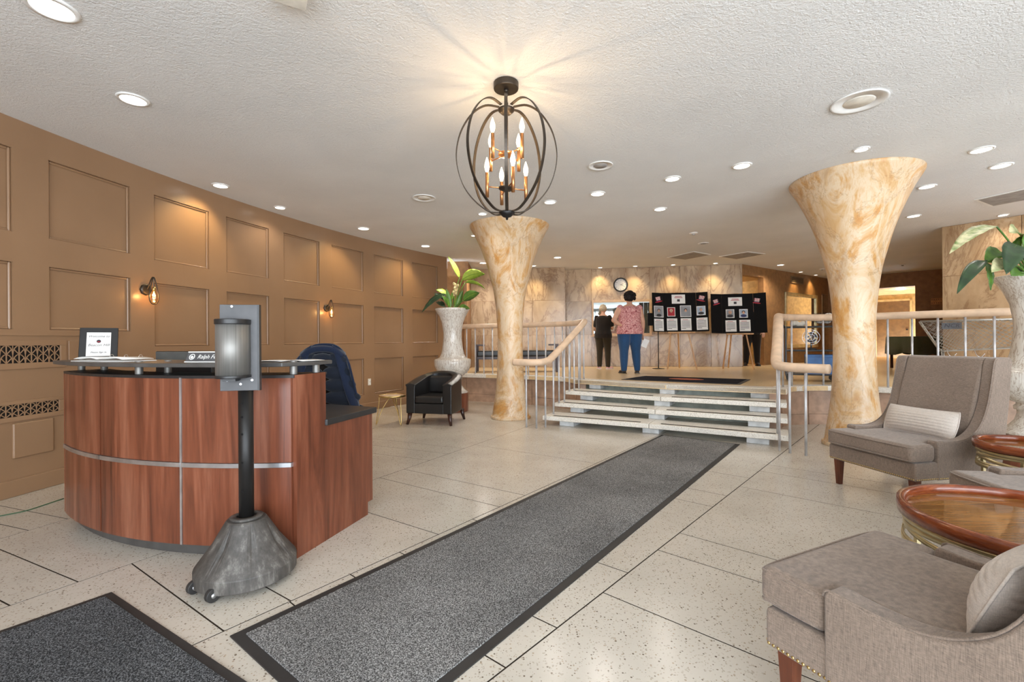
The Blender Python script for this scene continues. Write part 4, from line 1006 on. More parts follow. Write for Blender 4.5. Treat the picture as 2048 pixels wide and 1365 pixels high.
# ------------------------------------------------------------------ black tub chair, gold table
tb = root('tub_armchair', (-1.17, 7.22, 0), 'black leather tub armchair between the gold table and left column', 'chair', rz=R(-13)); tb.scale = (1.27, 1.12, 1)
sec = []
def tub(o_):
    pth = [(-.285, -.33), (-.29, -.1), (-.27, .13), (-.17, .27), (0, .31), (.17, .27), (.27, .13), (.29, -.1), (.285, -.33)]
    P = catmull([(a, b, 0) for a, b in pth], 4); N = len(P); vs = []; fs = []
    for i, p in enumerate(P):
        t = i / (N - 1); hgt = .60 + .15 * math.sin(math.pi * t) ** 1.2
        d = (P[min(i + 1, N - 1)] - P[max(i - 1, 0)]).normalized(); n = Vector((d.y, -d.x, 0))   # inward
        if n.dot(Vector((0, -.05, 0)) - p) < 0: n = -n
        for a, z in ((0, .17), (.0, hgt - .03), (-.014, hgt), (.05, hgt + .026), (.118, hgt), (.112, hgt - .04), (.108, .17)): vs.append(p + n * a + Vector((0, 0, z)))
    for i in range(N - 1):
        for k in range(7): fs.append((i * 7 + k, i * 7 + (k + 1) % 7, i * 7 + 7 + (k + 1) % 7, i * 7 + 7 + k))
    fs += [tuple(range(6, -1, -1)), tuple((N - 1) * 7 + k for k in range(7))]
    return MB().add(vs, fs)
tub(tb).build('shell', M['leather_black'], tb, bevel=.012, w=False)
MB().box(-.185, .185, -.325, .2, .17, .32).build('seat_base', M['leather_black'], tb, bevel=.01, w=False)
MB().box(-.18, .18, -.33, .2, .32, .43).build('seat_cushion', M['leather_black'], tb, bevel=.03, w=False, seg=3)
MB().box(-.18, .18, .12, .22, .42, .7).build('back_cushion', M['leather_black'], tb, bevel=.04, w=False, seg=3)
for x in (-.25, .25):
    for y in (-.29, .2):
        MB().tube([(x, y, .175), (x * 1.03, y * 1.03, .09), (x * 1.1, y * 1.1, 0)], 0, 8, rad=[.03, .024, .016]).build('leg', M['dark_wood'], tb, True, w=False)
gt = root('side_table', (-1.83, 7.0, 0), 'small round gold side table with hairpin legs and marble top', 'table')
MB().lathe([(0, .42), (.185, .42), (.19, .428), (.185, .436), (0, .436)], 40).build('table_top', M['table_marble'], gt, True, w=False)
MB().lathe([(.186, .415), (.198, .415), (.198, .442), (.189, .442)], 40, ring=True).build('rim', M['gold'], gt, True, w=False)
for k in range(3):
    a = -.75 + k * 2 * math.pi / 3; u = Vector((math.cos(a), math.sin(a), 0)); t = Vector((-u.y, u.x, 0))
    MB().tube(catmull([u * .19 + t * .03 + Vector((0, 0, .45)), u * .195 + t * .025 + Vector((0, 0, .3)), u * .235 + Vector((0, 0, .006)), u * .16 - t * .01 + Vector((0, 0, .2)), u * .05 - t * .02 + Vector((0, 0, .38)), Vector((0, 0, .41))], 4), .006, 8).build('hairpin_leg', M['gold'], gt, True, w=False)

# ------------------------------------------------------------------ planters and plants
VP = [(.27, .33), (.275, .345), (.21, .39), (.165, .45), (.145, .52), (.145, .555), (.165, .56), (.17, .59), (.15, .61), (.15, .625), (.2, .645), (.285, .72), (.325, .82), (.33, .91), (.32, .93), (.27, .945), (.235, .965), (.205, 1.03), (.185, 1.12), (.165, 1.3), (.165, 1.42), (.19, 1.58), (.235, 1.7), (.29, 1.79), (.315, 1.83), (.30, 1.84), (.27, 1.8), (.2, 1.68), (0, 1.66)]
def planter(loc, label):
    o = root('urn_planter', loc, label, 'planter', 'tall crackled urn planters')
    MB().lathe([(0, 0), (.27, 0), (.275, .01), (.275, .31), (.265, .33), (0, .33)], 40).build('plinth', M['cherry_wood'], o, bevel=.004, w=False)
    MB().lathe(VP, 56).build('urn', M['vase_stone'], o, True, w=False)
    MB().lathe([(0, 1.70), (.17, 1.70), (.2, 1.69), (0, 1.68)], 24).build('soil', M['soil'], o, True, w=False)
planter((-1.07, 8.28, 0), 'tall white crackled urn planter behind the black armchair'); planter((4.98, 4.35, 0), 'tall white crackled urn planter at the right edge behind the lounge chair')
def leaf(par, b, t, w, sag, mat, twist=0, fold=.25, name='leaf'):
    b, t = Vector(b), Vector(t); L = (t - b).length; ax = (t - b).normalized(); up = Vector((0, 0, 1)); sd = ax.cross(up)
    sd = sd.normalized() if sd.length > .1 else Vector((1, 0, 0)); nu = sd.cross(ax).normalized()
    c, s = math.cos(twist), math.sin(twist); sd, nu = sd * c + nu * s, nu * c - sd * s; n = 14; vs = []; fs = []
    for i in range(n + 1):
        q = i / n; p = b + (t - b) * q + Vector((0, 0, sag * 4 * q * (1 - q))); h = w * (math.sin(math.pi * min(1, q ** .75)) ** .8 if 0 < q < 1 else .03)
        for a in (-1, -.5, 0, .5, 1):
            rip = .05 * w * math.sin(q * 30 + a * 3) * abs(a)
            vs.append(p + sd * h * a + nu * (abs(a) * h * fold + rip))
    for i in range(n):
        for k in range(4): fs.append((i * 5 + k, i * 5 + k + 1, i * 5 + 6 + k, i * 5 + 5 + k))
    o = MB().add(vs, fs).build(name, M[mat], par, True, solid=.002)
    MB().tube([Vector(vs[i * 5 + 2]) - nu * .002 for i in range(n + 1)], .003, 5, rad=[.004 * (1 - .7 * i / n) for i in range(n + 1)]).build('midrib', M['leaf_light' if mat != 'leaf_light' else 'leaf'], o, True)
def plant(loc, label, d, leaves, mouth):
    o = root('potted_plant', loc, label, 'plant', 'leafy plants in urns'); m0 = Vector(mouth)
    for (bx, by, tx, ty, w, sag, mat, tw, db, dt) in leaves:
        b = Dp(bx, by, d + db); t = Dp(tx, ty, d + dt); leaf(o, b, t, w, sag, mat, tw)
        q = m0 + Vector((random.uniform(-.06, .06), random.uniform(-.06, .06), 0)); mid = q.lerp(b, .5) + Vector((0, 0, .12 * (b - q).length))
        MB().tube(catmull([q, mid, b], 6), .008, 6).build('stem', M['leaf' if mat != 'leaf_dark' else 'leaf_dark'], o, True)
    return o
pl_ = plant((-1.07, 8.28, 1.7), 'green leafy plant growing from the urn behind the black armchair', 8.28, [
    (919, 556, 896, 513, .055, .02, 'leaf_light', 1.1, 0, -.05), (924, 560, 970, 549, .10, .05, 'leaf_light', .9, 0, -.1), (930, 566, 971, 579, .06, .05, 'leaf_light', .5, .1, .05),
    (926, 602, 959, 586, .09, .03, 'leaf', .9, -.1, -.2), (893, 589, 844, 625, .07, .06, 'leaf_dark', .7, -.1, -.25), (897, 593, 872, 580, .07, .02, 'leaf_light', .9, 0, -.1),
    (892, 602, 868, 588, .06, .02, 'leaf_dark', .8, .05, 0), (901, 616, 893, 578, .05, .0, 'leaf', 1.4, -.1, -.12), (912, 616, 926, 580, .055, .0, 'leaf', 1.3, .05, .05),
    (918, 617, 940, 618, .06, .02, 'leaf', .9, -.15, -.25), (908, 612, 908, 585, .05, 0, 'leaf_light', 1.5, -.05, -.1), (890, 614, 872, 605, .05, .02, 'leaf_dark', .9, .1, .15),
    (903, 600, 915, 572, .05, 0, 'leaf', 1.4, .12, .2), (899, 615, 884, 592, .06, .02, 'leaf', 1.1, -.12, -.2)], (-1.07, 8.28, 1.70))
m = MB()
for i in range(14): c = Dp(911 + random.uniform(-5, 5), 590 - i * 1.7, 8.1 + random.uniform(-.04, .04)); m.ell(c, .022, .022, .03, 8, 6)
fuse(m, 'flower_spike', M['blossom'], pl_, .008, 2, True)
plant((4.98, 4.35, 1.7), 'large-leaved plant arching from the urn at the right edge', 4.35, [
    (1993, 453, 1899, 508, .065, .06, 'leaf_pale', .45, -.05, -.25), (1970, 522, 1914, 588, .055, .05, 'leaf_dark', .55, -.1, -.35), (1972, 524, 1981, 581, .06, .03, 'leaf', .9, -.1, -.2),
    (2008, 508, 1970, 525, .08, .04, 'leaf', .8, 0, -.1), (2034, 490, 2012, 549, .09, .05, 'leaf_dark', .7, -.1, -.35), (2018, 528, 1983, 545, .07, .03, 'leaf_pale', .8, -.15, -.3),
    (2044, 476, 2018, 466, .09, .04, 'leaf_pale', .9, .1, .05), (2050, 500, 2100, 460, .1, .04, 'leaf', .8, 0, -.1), (2046, 515, 2090, 540, .1, .05, 'leaf_dark', .6, -.1, -.2),
    (2060, 480, 2070, 420, .09, .03, 'leaf_light', 1.2, .1, .15), (2042, 545, 2022, 552, .07, .02, 'leaf', .9, -.2, -.3), (2038, 512, 2046, 470, .09, .0, 'leaf', 1.3, .1, .1)], (4.98, 4.35, 1.72))

# ------------------------------------------------------------------ rear lobby: bench, clock, window, boards
bn = root('bench', (.1, 10.25, UP), 'dark wooden bench with black cushion behind the left railing', 'bench')
MB().box(-.86, .86, -.24, .24, .34, .47).build('seat_cushion', M['leather_black'], bn, bevel=.025, w=False)
MB().box(-.86, .86, -.22, .22, .28, .34).build('seat_frame', M['dark_wood'], bn, w=False)
for s in (-1, 1):
    for y in (-.22, .22): MB().box(s * .885 - .025, s * .885 + .025, y - .022, y + .022, 0, .6).build('leg', M['dark_wood'], bn, w=False, bevel=.004)
    MB().box(s * .8 - .11, s * .8 + .11, -.245, -.2, .575, .61).build('arm_cap', M['dark_wood'], bn, w=False, bevel=.006)
    MB().box(s * .885 - .026, s * .885 + .026, -.24, .24, .575, .612).build('arm', M['dark_wood'], bn, w=False, bevel=.006)
bd_ = (Vector((5.72, 11.42)) - Vector((1.36, 12.18))).normalized(); bx = Vector((bd_.x, bd_.y, 0)); bnr = Vector((bd_.y, -bd_.x, 0))
def bwall(px, z, off=.02):
    q = inter(px, (1.36, 12.18), (5.72, 11.42)); return Vector((q.x, q.y, z)) + bnr * off
p = bwall(1242, EYE + uw(1242, 571)[1] * 12.0, .021); CM = frame_m(p, bx, (0, 0, 1))
ck = root('wall_clock', p, 'round white wall clock with black rim above the teller window', 'clock')
MB().lathe([(0, .01), (.155, .01), (.155, 0), (0, 0)], 40, M=CM).build('dial', M['paper'], ck)
MB().lathe([(.15, 0), (.185, 0), (.185, .03), (.165, .04), (.15, .03)], 40, M=CM, ring=True).build('rim', M['black_plastic'], ck, True)
for i in range(12):
    a = R(90 - 30 * (i + 1)); text(str(i + 1), .04, CM @ Matrix.Translation((.122 * math.cos(a), .122 * math.sin(a), .0105)), M['print_ink'], ck, 'numeral')
for L, w_, an in ((.07, .008, 20), (.11, .006, -24)):
    a = R(an); MB().box(-.015, L, -w_ / 2, w_ / 2, .012, .014, CM @ Matrix.Rotation(a, 4, 'Z')).build('hand', M['print_ink'], ck)
def brect(x0, x1, y0, y1):
    a = bwall(x0, 0); b = bwall(x1, 0); d = (a.y + b.y) / 2; return a, b, EYE + uw((x0 + x1) / 2, y1)[1] * d, EYE + uw((x0 + x1) / 2, y0)[1] * d
a, b, z0, z1 = brect(1184, 1303, 601, 671); wn = root('teller_window', (a + b) / 2 + Vector((0, 0, z0)), 'cream-framed reflective teller window in the marble wall', 'window'); Lw = (b - a).length
TM = frame_m(Vector((a.x, a.y, 0)) + bnr * .0, bx, (0, 0, 1))
for x0, x1, c0_, c1_ in ((0, .05, z0, z1), (Lw - .05, Lw, z0, z1), (.05, Lw - .05, z1 - .05, z1), (.05, Lw - .05, z0, z0 + .05)):
    MB().box(x0, x1, c0_, c1_, .0, .045, TM).build('frame_bar', M['rail_cover'], wn)
MB().box(.05, Lw - .2, z0 + .05, z1 - .05, .012, .018, TM).build('pane', M['teller_glass'], wn); MB().box(Lw - .19, Lw - .05, z0 + .05, z1 - .05, .012, .018, TM).build('pane', M['teller_glass'], wn)
MB().box(Lw - .2, Lw - .19, z0 + .05, z1 - .05, .008, .03, TM).build('mullion', M['aluminium'], wn)
MB().box(-.03, Lw + .03, z0 - .03, z0, .0, .18, TM).build('sill', M['rail_cover'], wn)
# display boards on easels
def hat(par, T, s):
    o = MB().prism([(-.45, -.3), (.45, -.3), (.52, .62), (-.52, .62)], 0, .003, T @ Matrix.Scale(s, 4)).build('printed_hat', M['paper'], par)
    for k in range(4): MB().prism([(-.45 + .25 * k, -.1), (-.33 + .25 * k, -.1), (-.36 + .28 * k, .62), (-.5 + .28 * k, .62)], .003, .006, T @ Matrix.Scale(s, 4)).build('stripe', M['print_red'], o)
    MB().box(-.46, .46, -.3, -.08, .003, .008, T @ Matrix.Scale(s, 4)).build('hat_band', M['print_navy'], o)
    MB().lathe([(0, 0), (.8, 0), (.8, .01), (0, .01)], 20, M=T @ Matrix.Scale(s, 4) @ Matrix.Translation((0, -.36, 0)) @ Matrix.Diagonal((1, .16, 1, 1))).build('brim', M['print_red'], o)
def photo(par, T, w_, h_, bgm, shirt, hairm):
    o = MB().box(-w_ / 2, w_ / 2, -h_ / 2, h_ / 2, 0, .004, T).build('photo', M['paper'], par)
    MB().box(-w_ / 2 + .012, w_ / 2 - .012, -h_ / 2 + .012, h_ / 2 - .012, .004, .005, T).build('backdrop', M[bgm], o)
    MB().lathe([(0, 0), (.055, 0), (.055, .001), (0, .001)], 18, M=T @ Matrix.Translation((0, -h_ / 2 + .045, .005)) @ Matrix.Diagonal((1.1, .6, 1, 1))).build('shoulders', M[shirt], o)
    MB().lathe([(0, 0), (.036, 0), (.036, .001), (0, .001)], 18, M=T @ Matrix.Translation((0, .03, .0055))).build('hair', M[hairm], o)
    MB().lathe([(0, 0), (.028, 0), (.028, .001), (0, .001)], 18, M=T @ Matrix.Translation((0, .015, .0068)) @ Matrix.Diagonal((.9, 1.15, 1, 1))).build('face', M['photo_skin'], o)
def board(x0, x1, y0, y1, d0, d1, lab, elab, photos, wing, feet, name='display_board'):
    a = Dp(x0, 640, d0); b = Dp(x1, 640, d1); xd = Vector((b.x - a.x, b.y - a.y, 0)); Lb = xd.length; xd.normalize(); dm_ = (d0 + d1) / 2
    z0 = EYE + uw((x0 + x1) / 2, y1)[1] * dm_; z1 = EYE + uw((x0 + x1) / 2, y0)[1] * dm_; back = Vector((-xd.y, xd.x, 0))
    ez = root('easel', ((a.x + b.x) / 2 , (a.y + b.y) / 2 + .1, UP), elab, 'easel', 'wooden easels')
    o = root(name, ((a.x + b.x) / 2, (a.y + b.y) / 2, z0), lab, 'display board', 'trifold display boards')
    T = frame_m(Vector((a.x, a.y, z0)), xd, back * .12 + Vector((0, 0, 1))); Hb = z1 - z0
    MB().box(wing * Lb, Lb * (1 - wing), 0, Hb, -.006, 0, T).build('centre_panel', M['board_black'], o)
    WL = T @ Matrix.Translation((wing * Lb, 0, 0)) @ Matrix.Rotation(R(16), 4, 'Y'); WR_ = T @ Matrix.Translation((Lb * (1 - wing), 0, 0)) @ Matrix.Rotation(R(-16), 4, 'Y')
    MB().box(-wing * Lb, -.002, 0, Hb, -.006, 0, WL).build('wing_panel', M['board_black'], o); MB().box(.002, wing * Lb, 0, Hb, -.006, 0, WR_).build('wing_panel', M['board_black'], o)
    def on(px, py, lift=.001):
        u = (px - x0) / (x1 - x0); v = (y1 - py) / (y1 - y0) * Hb
        if u < wing: return WL @ Matrix.Translation((-wing * Lb + u * Lb, v, lift))
        if u > 1 - wing: return WR_ @ Matrix.Translation(((u - 1 + wing) * Lb, v, lift))
        return T @ Matrix.Translation((u * Lb, v, lift))
    k = Lb / (x1 - x0)
    for (kind, px, py, w_, h_, ex) in photos:
        if kind == 'hat': hat(o, on(px, py) @ Matrix.Rotation(R(ex), 4, 'Z'), 10.5 * k)
        elif kind == 'photo': photo(o, on(px, py), w_ * k, h_ * k, *ex)
        else:
            pg = MB().box(-w_ * k / 2, w_ * k / 2, -h_ * k / 2, h_ * k / 2, 0, .003, on(px, py)).build('printed_page', M['paper'], o)
            if kind == 'title':
                MB().box(-.25 * w_ * k, .25 * w_ * k, .27 * h_ * k, .33 * h_ * k, .003, .004, on(px, py)).build('text_line', M['print_red'], pg); MB().box(-.3 * w_ * k, .3 * w_ * k, .12 * h_ * k, .19 * h_ * k, .003, .004, on(px, py)).build('text_line', M['print_red'], pg)
                MB().box(-.1 * w_ * k, .1 * w_ * k, -.28 * h_ * k, -.02 * h_ * k, .003, .004, on(px, py)).build('printed_picture', M['photo_dark'], pg)
            else:
                for q in range(7):
                    ww = (.3 if q == 0 else .4 if q < 6 else .2) * w_ * k; zz = (.38 - .12 * q) * h_ * k
                    MB().box(-.42 * w_ * k + (.1 * w_ * k if q == 0 else 0), -.42 * w_ * k + 2 * ww, zz - .006, zz + .004, .003, .004, on(px, py)).build('text_line', M['print_ink' if q else 'print_red'], pg)
    topc = Vector(((a.x + b.x) / 2, (a.y + b.y) / 2, z1 + .02)) + back * .28
    for i, (fx, fy) in enumerate(feet):
        f = Zp(fx, fy, UP); tp = topc + xd * (.0 if i == 1 else (-.05 if i == 0 else .05)); 
        if i == 1: f = f + back * .22
        MB().tube([f, tp], .017, 8).build('easel_leg', M['easel_wood'], ez)
    MB().box(Lb * .28, Lb * .76, -.03, -.004, -.03, .035, T).build('easel_ledge', M['easel_wood'], ez)
PG = [('hat', 1318, 599, 0, 0, 14), ('hat', 1405, 598, 0, 0, -16), ('title', 1359.5, 597.5, 27, 19, 0), ('photo', 1318, 623, 21, 24, ('photo_grey', 'photo_dark', 'photo_dark')), ('photo', 1344, 623.5, 16, 19, ('print_red', 'print_red', 'hair_grey')),
      ('photo', 1373, 622.5, 22, 24, ('photo_grey', 'photo_grey', 'photo_dark')), ('photo', 1403.5, 622, 17, 19, ('photo_sky', 'photo_dark', 'photo_grey')), ('page', 1317.5, 650, 21, 25, 0), ('page', 1345, 649, 21, 25, 0), ('page', 1373, 649, 21, 25, 0), ('page', 1404.5, 648.5, 21, 25, 0)]
board(1304, 1417.5, 584.5, 664, 10.35, 10.25, 'black trifold board with four photos and two striped hats, nearer the clock', 'wooden easel holding the four-photo board', PG, .2, [(1335, 739), (1364, 737), (1394, 740)])
PG2 = [('hat', 1433, 604, 0, 0, 18), ('hat', 1516, 603, 0, 0, -12), ('title', 1473, 602.5, 28, 19, 0), ('photo', 1462, 627, 17, 19, ('photo_grey', 'photo_dark', 'photo_skin')), ('photo', 1489, 627, 17, 19, ('photo_sky', 'print_navy', 'photo_dark')), ('page', 1463, 652, 22, 25, 0), ('page', 1491, 651.5, 22, 25, 0)]
board(1421, 1534, 586.5, 667, 10.3, 10.05, 'black trifold board with two photos and two striped hats, nearer the corridor', 'wooden easel holding the two-photo board', PG2, .22, [(1446, 738), (1461, 737), (1508, 740)])
q = Zp(1317, 738, UP); sg = root('sign_stand', q, 'slim black floor stand with sign plate left of the four-photo board', 'sign stand')
MB().lathe([(0, .0), (.14, .0), (.14, .008), (.02, .02), (0, .02)], 28, (q.x, q.y, UP)).build('base', M['black_metal'], sg, True)
MB().cyl((q.x, q.y, UP), (q.x, q.y, UP + 1.1), .011, n=10).build('pole', M['black_metal'], sg, True); MB().box(q.x - .25, q.x + .05, q.y - .01, q.y + .01, UP + 1.02, UP + 1.32).build('sign_plate', M['black_plastic'], sg)

# ------------------------------------------------------------------ people
def add_hand(m, w, d, side, s=1.0, curl=.5):
    """palm and five fingers starting at wrist w, pointing along d; side = thumb direction"""
    d = Vector(d).normalized(); t = Vector(side); t = (t - d * t.dot(d)).normalized(); n = d.cross(t); w = Vector(w)
    pc = w + d * .045 * s; B = frame_m(pc, d, t)
    m.ell((0, 0, 0), .05 * s, .042 * s, .016 * s, 12, 8, B)
    for k, (off, L) in enumerate(((.03, .072), (.011, .08), (-.009, .074), (-.028, .058))):
        a = w + d * .075 * s + t * off * s; b = a + (d * math.cos(curl * .5) + n * math.sin(curl * .5)) * L * .5 * s; c = b + (d * math.cos(curl * 1.6) + n * math.sin(curl * 1.6)) * L * .5 * s
        m.limb([a, b, c], [.0095 * s, .009 * s, .0075 * s], 8)
    a = w + d * .025 * s + t * .034 * s; b = a + (d * .6 + t * .7 + n * .2).normalized() * .035 * s; m.limb([a, b, b + (d * .9 + t * .25 + n * .35).normalized() * .03 * s], [.012 * s, .0105 * s, .0085 * s], 8)
def person(loc, rz, Hh, label, wd, hands, legs, top, pants, hair, shoes, hairstyle, sleeve, shoe_ext=None):
    """figure faces local +Y; Hh total height; wd = width factor"""
    o = root('person', loc, label, 'person', rz=rz); k = Hh / 1.65
    S = lambda x, y, z: Vector((x * k, y * k, z * k))
    def lf(secs): return [(a * k, b * k, c * k, d * k, e * k) for a, b, c, d, e in secs]
    hipx = .095 * wd; b = MB(); feet = legs
    trunk = [(0, 0, .80, .16 * wd, .115 * wd), (0, -.01, .90, .185 * wd, .135 * wd), (0, 0, 1.0, .17 * wd, .125 * wd), (0, .005, 1.10, .165 * wd, .12 * wd), (0, 0, 1.22, .175 * wd, .12 * wd), (0, -.005, 1.31, .17 * wd, .10 * wd), (0, -.01, 1.37, .12 * wd, .075), (0, -.005, 1.41, .06, .055)]
    b.loft(lf(trunk)); b.limb([S(0, -.01, 1.36), S(0, .01, 1.47)], [.06 * k, .052 * k])
    b.ell(S(0, .015, 1.545), .076 * k, .092 * k, .108 * k, 18, 12); b.ell(S(0, .05, 1.49), .055 * k, .055 * k, .05 * k)
    b.limb([S(0, .098, 1.555), S(0, .122, 1.525)], [.009 * k, .014 * k], 8); b.ell(S(0, .1, 1.49), .024 * k, .01 * k, .009 * k, 10, 6)
    for s in (-1, 1): b.ell(S(s * .078, .0, 1.54), .012 * k, .022 * k, .032 * k, 10, 7); b.ell(S(s * .03, .092, 1.562), .014 * k, .012 * k, .009 * k, 8, 6)
    arms = {}
    for s, (el, wr, hd, th) in zip((-1, 1), hands):
        sh = S(s * .165 * wd, -.005, 1.33); e = S(*el); w = S(*wr); arms[s] = (sh, e, w)
        b.limb([sh, sh.lerp(e, .5), e, e.lerp(w, .35), w], [.056 * k * wd ** .7, .05 * k * wd ** .7, .04 * k * wd ** .6, .04 * k * wd ** .6, .026 * k]); add_hand(b, w, hd, th, k)
    for s, (kn, an, toe) in zip((-1, 1), legs):
        h = S(s * hipx, 0, .84); K_, A_ = S(*kn), S(*an)
        b.limb([h, h.lerp(K_, .5), K_, K_.lerp(A_, .35), A_], [.105 * k * wd, .085 * k * wd, .06 * k * wd ** .6, .056 * k * wd ** .6, .04 * k])
        t = Vector(toe).normalized(); b.limb([A_ + Vector((0, 0, -.03 * k)), A_ + t * .1 * k + Vector((0, 0, -.05 * k))], [.036 * k, .026 * k])
    body = fuse(b, 'body', M['skin'], o, .0075, 4)
    e = .014
    c = MB(); c.loft(lf([(0, 0, .82, .178 * wd + e, .13 * wd + e), (0, -.012, .90, .195 * wd + e, .142 * wd + e), (0, 0, .98, .18 * wd + e, .13 * wd + e)]))
    for s, (kn, an, toe) in zip((-1, 1), legs):
        h = S(s * hipx, 0, .84); K_, A_ = S(*kn), S(*an); A_ = A_ + Vector((0, 0, .0))
        c.limb([h, h.lerp(K_, .5), K_, K_.lerp(A_, .4), A_], [(.108 + e) * k * wd, (.09 + e) * k * wd, (.068 + e) * k * wd ** .6, (.062 + e) * k * wd ** .6, .062 * k])
    fuse(c, 'trousers', M[pants], o, .009, 5)
    c = MB(); zb = .80
    c.loft(lf([(0, -.005, zb, .215 * wd + e, .158 * wd + e), (0, -.01, .9, .21 * wd + e, .155 * wd + e)] + [(a, y, z, rx + e + .012, ry + e + .008) for a, y, z, rx, ry in trunk[2:6]] + [(0, -.01, 1.375, .10 * wd, .075)]))
    for s in (-1, 1):
        sh, e_, w = arms[s]; q = sh.lerp(e_, sleeve); c.limb([sh, q], [.062 * k * wd ** .7, (.064 if sleeve > .3 else .05) * k * wd ** .7])
    fuse(c, 'top', M[top], o, .009, 4)
    c = MB()
    if hairstyle == 'curly':
        random.seed(3); c.ell(S(0, -.01, 1.565), .095 * k, .105 * k, .11 * k)
        for i in range(90):
            a, t = random.uniform(0, 6.28), random.uniform(-.5, 1.5); x, y, z = math.cos(t) * math.cos(a), math.cos(t) * math.sin(a), math.sin(t)
            if y > .35 and z < .55: continue
            c.ell(S(x * .115, -.015 + y * .115, 1.555 + z * .115), *([.026 * k] * 3), 8, 6)
        fuse(c, 'hair', M[hair], o, .008, 1)
    else:
        random.seed(5); c.ell(S(0, -.012, 1.57), .09 * k, .098 * k, .095 * k)
        for i in range(50):
            a, t = random.uniform(2.6, 6.8), random.uniform(-.35, 1.5); x, y, z = math.cos(t) * math.cos(a), math.cos(t) * math.sin(a), math.sin(t)
            c.ell(S(x * .088, -.012 + y * .095, 1.56 + z * .092), *([.018 * k] * 3), 8, 6)
        fuse(c, 'hair', M[hair], o, .008, 2)
    for s, (kn, an, toe) in zip((-1, 1), legs):
        A_ = S(*an); t = Vector(toe).normalized(); sd = Vector((-t.y, t.x, 0)); c = MB(); g = frame_m((A_.x, A_.y, 0), t, sd)
        c.ell((-.005, 0, .042 * k), .055 * k, .042 * k, .04 * k, 12, 8, g); c.ell((.08 * k, 0, .035 * k), .09 * k, .046 * k, .033 * k, 12, 8, g); c.ell((.03 * k, 0, .058 * k), .06 * k, .038 * k, .036 * k, 12, 8, g)
        sh_ = fuse(c, 'shoe', M[shoes[0]], o, .007, 3)
        MB().prism([(-.058 * k, -.03 * k), (.0, -.044 * k), (.1 * k, -.05 * k), (.165 * k, -.03 * k), (.17 * k, 0), (.165 * k, .03 * k), (.1 * k, .05 * k), (0, .044 * k), (-.058 * k, .03 * k)], 0, .018 * k, g).build('sole', M[shoes[1]], sh_, w=False, bevel=.004)
    return o
w1 = Zp(1260, 747, UP)
person((w1.x, w1.y, UP), R(6), 1.66, 'person in pink floral sleeveless top and blue jeans with dark curly hair, seen from behind', 1.22,
       [((-.36, -.06, 1.08), (-.215, -.09, .98), (.5, .6, -.5), (0, .3, 1)), ((.27, -.02, 1.05), (.29, .04, .80), (.1, .2, -1), (-.3, 1, 0))],
       [((-.12, .01, .46), (-.13, -.01, .085), (-.25, 1, 0)), ((.13, .01, .46), (.15, -.01, .085), (.3, 1, 0))], 'floral_blouse', 'denim', 'hair_dark', ('shoe_dark', 'black_plastic'), 'curly', .05)
hq = Vector((w1.x + .33, w1.y + .04, UP + .62)); pp = root('held_paper', hq, 'white folded paper held low by the person in jeans', 'paper')
for s in (0, 1): MB().box(-.002, .002, -.055, .055, -.09, .08, Matrix.Translation(hq) @ Matrix.Rotation(R(22 + s * 7), 4, 'Y') @ Matrix.Rotation(R(75), 4, 'Z')).build('sheet', M['paper'], pp)
w2 = Zp(1207, 738.5, UP)
person((w2.x, w2.y, UP), R(-28), 1.52, 'person with short grey hair in black top and olive trousers at the teller window', 1.02,
       [((-.22, .02, 1.06), (-.18, .16, .98), (.5, 1, .1), (0, 0, 1)), ((.23, .03, 1.07), (.16, .24, 1.03), (-.3, 1, .2), (-.5, 0, 1))],
       [((-.10, .02, .46), (-.10, -.01, .09), (-.5, .8, 0)), ((.11, .02, .46), (.12, .0, .09), (.55, .8, 0))], 'black_cloth', 'olive_cloth', 'hair_grey', ('shoe_pink', 'shoe_white'), 'short', .75)
hq = Matrix.Translation((w2.x, w2.y, UP)) @ Matrix.Rotation(R(-28), 4, 'Z') @ Vector((.13, .36, .97)); pp = root('held_paper', hq, 'small white paper held up by the person in the black top', 'paper')
MB().box(-.06, .06, -.002, .002, -.07, .07, Matrix.Translation(hq) @ Matrix.Rotation(R(-50), 4, 'Z') @ Matrix.Rotation(R(-25), 4, 'X')).build('sheet', M['paper'], pp)
w3 = Zp(1504, 732, UP)
person((w3.x, w3.y, UP), R(160), 1.66, 'person in black clothes standing in the corridor, half hidden by the two-photo board', 1.05,
       [((-.25, .0, 1.06), (-.24, .12, .86), (0, .5, -1), (1, 0, 0)), ((.25, .0, 1.06), (.24, .12, .86), (0, .5, -1), (-1, 0, 0))],
       [((-.11, .02, .46), (-.12, 0, .085), (-.2, 1, 0)), ((.12, .02, .46), (.14, 0, .085), (.3, 1, 0))], 'black_cloth', 'black_cloth', 'hair_dark', ('shoe_dark', 'black_plastic'), 'short', .8)

# ------------------------------------------------------------------ brown rear walls: mirror, vent, rack
wx = (Vector(B1) - Vector(A1)).normalized(); wxx = Vector((wx.x, wx.y, 0)); wn_ = Vector((wx.y, -wx.x, 0))
def w1m(px, z):
    q = inter(px, A1, B1); return frame_m((q.x, q.y, z), wxx, (0, 0, 1)), q
mA, qa = w1m(1568.5, 0); _, qb = w1m(1633, 0); Lm = (qb - qa).length; zt = EYE + uw(1600, 588)[1] * (qa.y + qb.y) / 2
mr = root('wall_mirror', ((qa.x + qb.x) / 2, (qa.y + qb.y) / 2, .95), 'large mirror in a champagne frame on the brown rear wall', 'mirror')
for x0, x1, a, b in ((0, .1, 1.0, zt), (Lm - .1, Lm, 1.0, zt), (.1, Lm - .1, zt - .1, zt), (.1, Lm - .1, 1.0, 1.1)): MB().box(x0, x1, a, b, .001, .05, mA).build('frame_bar', M['champagne'], mr, bevel=.01)
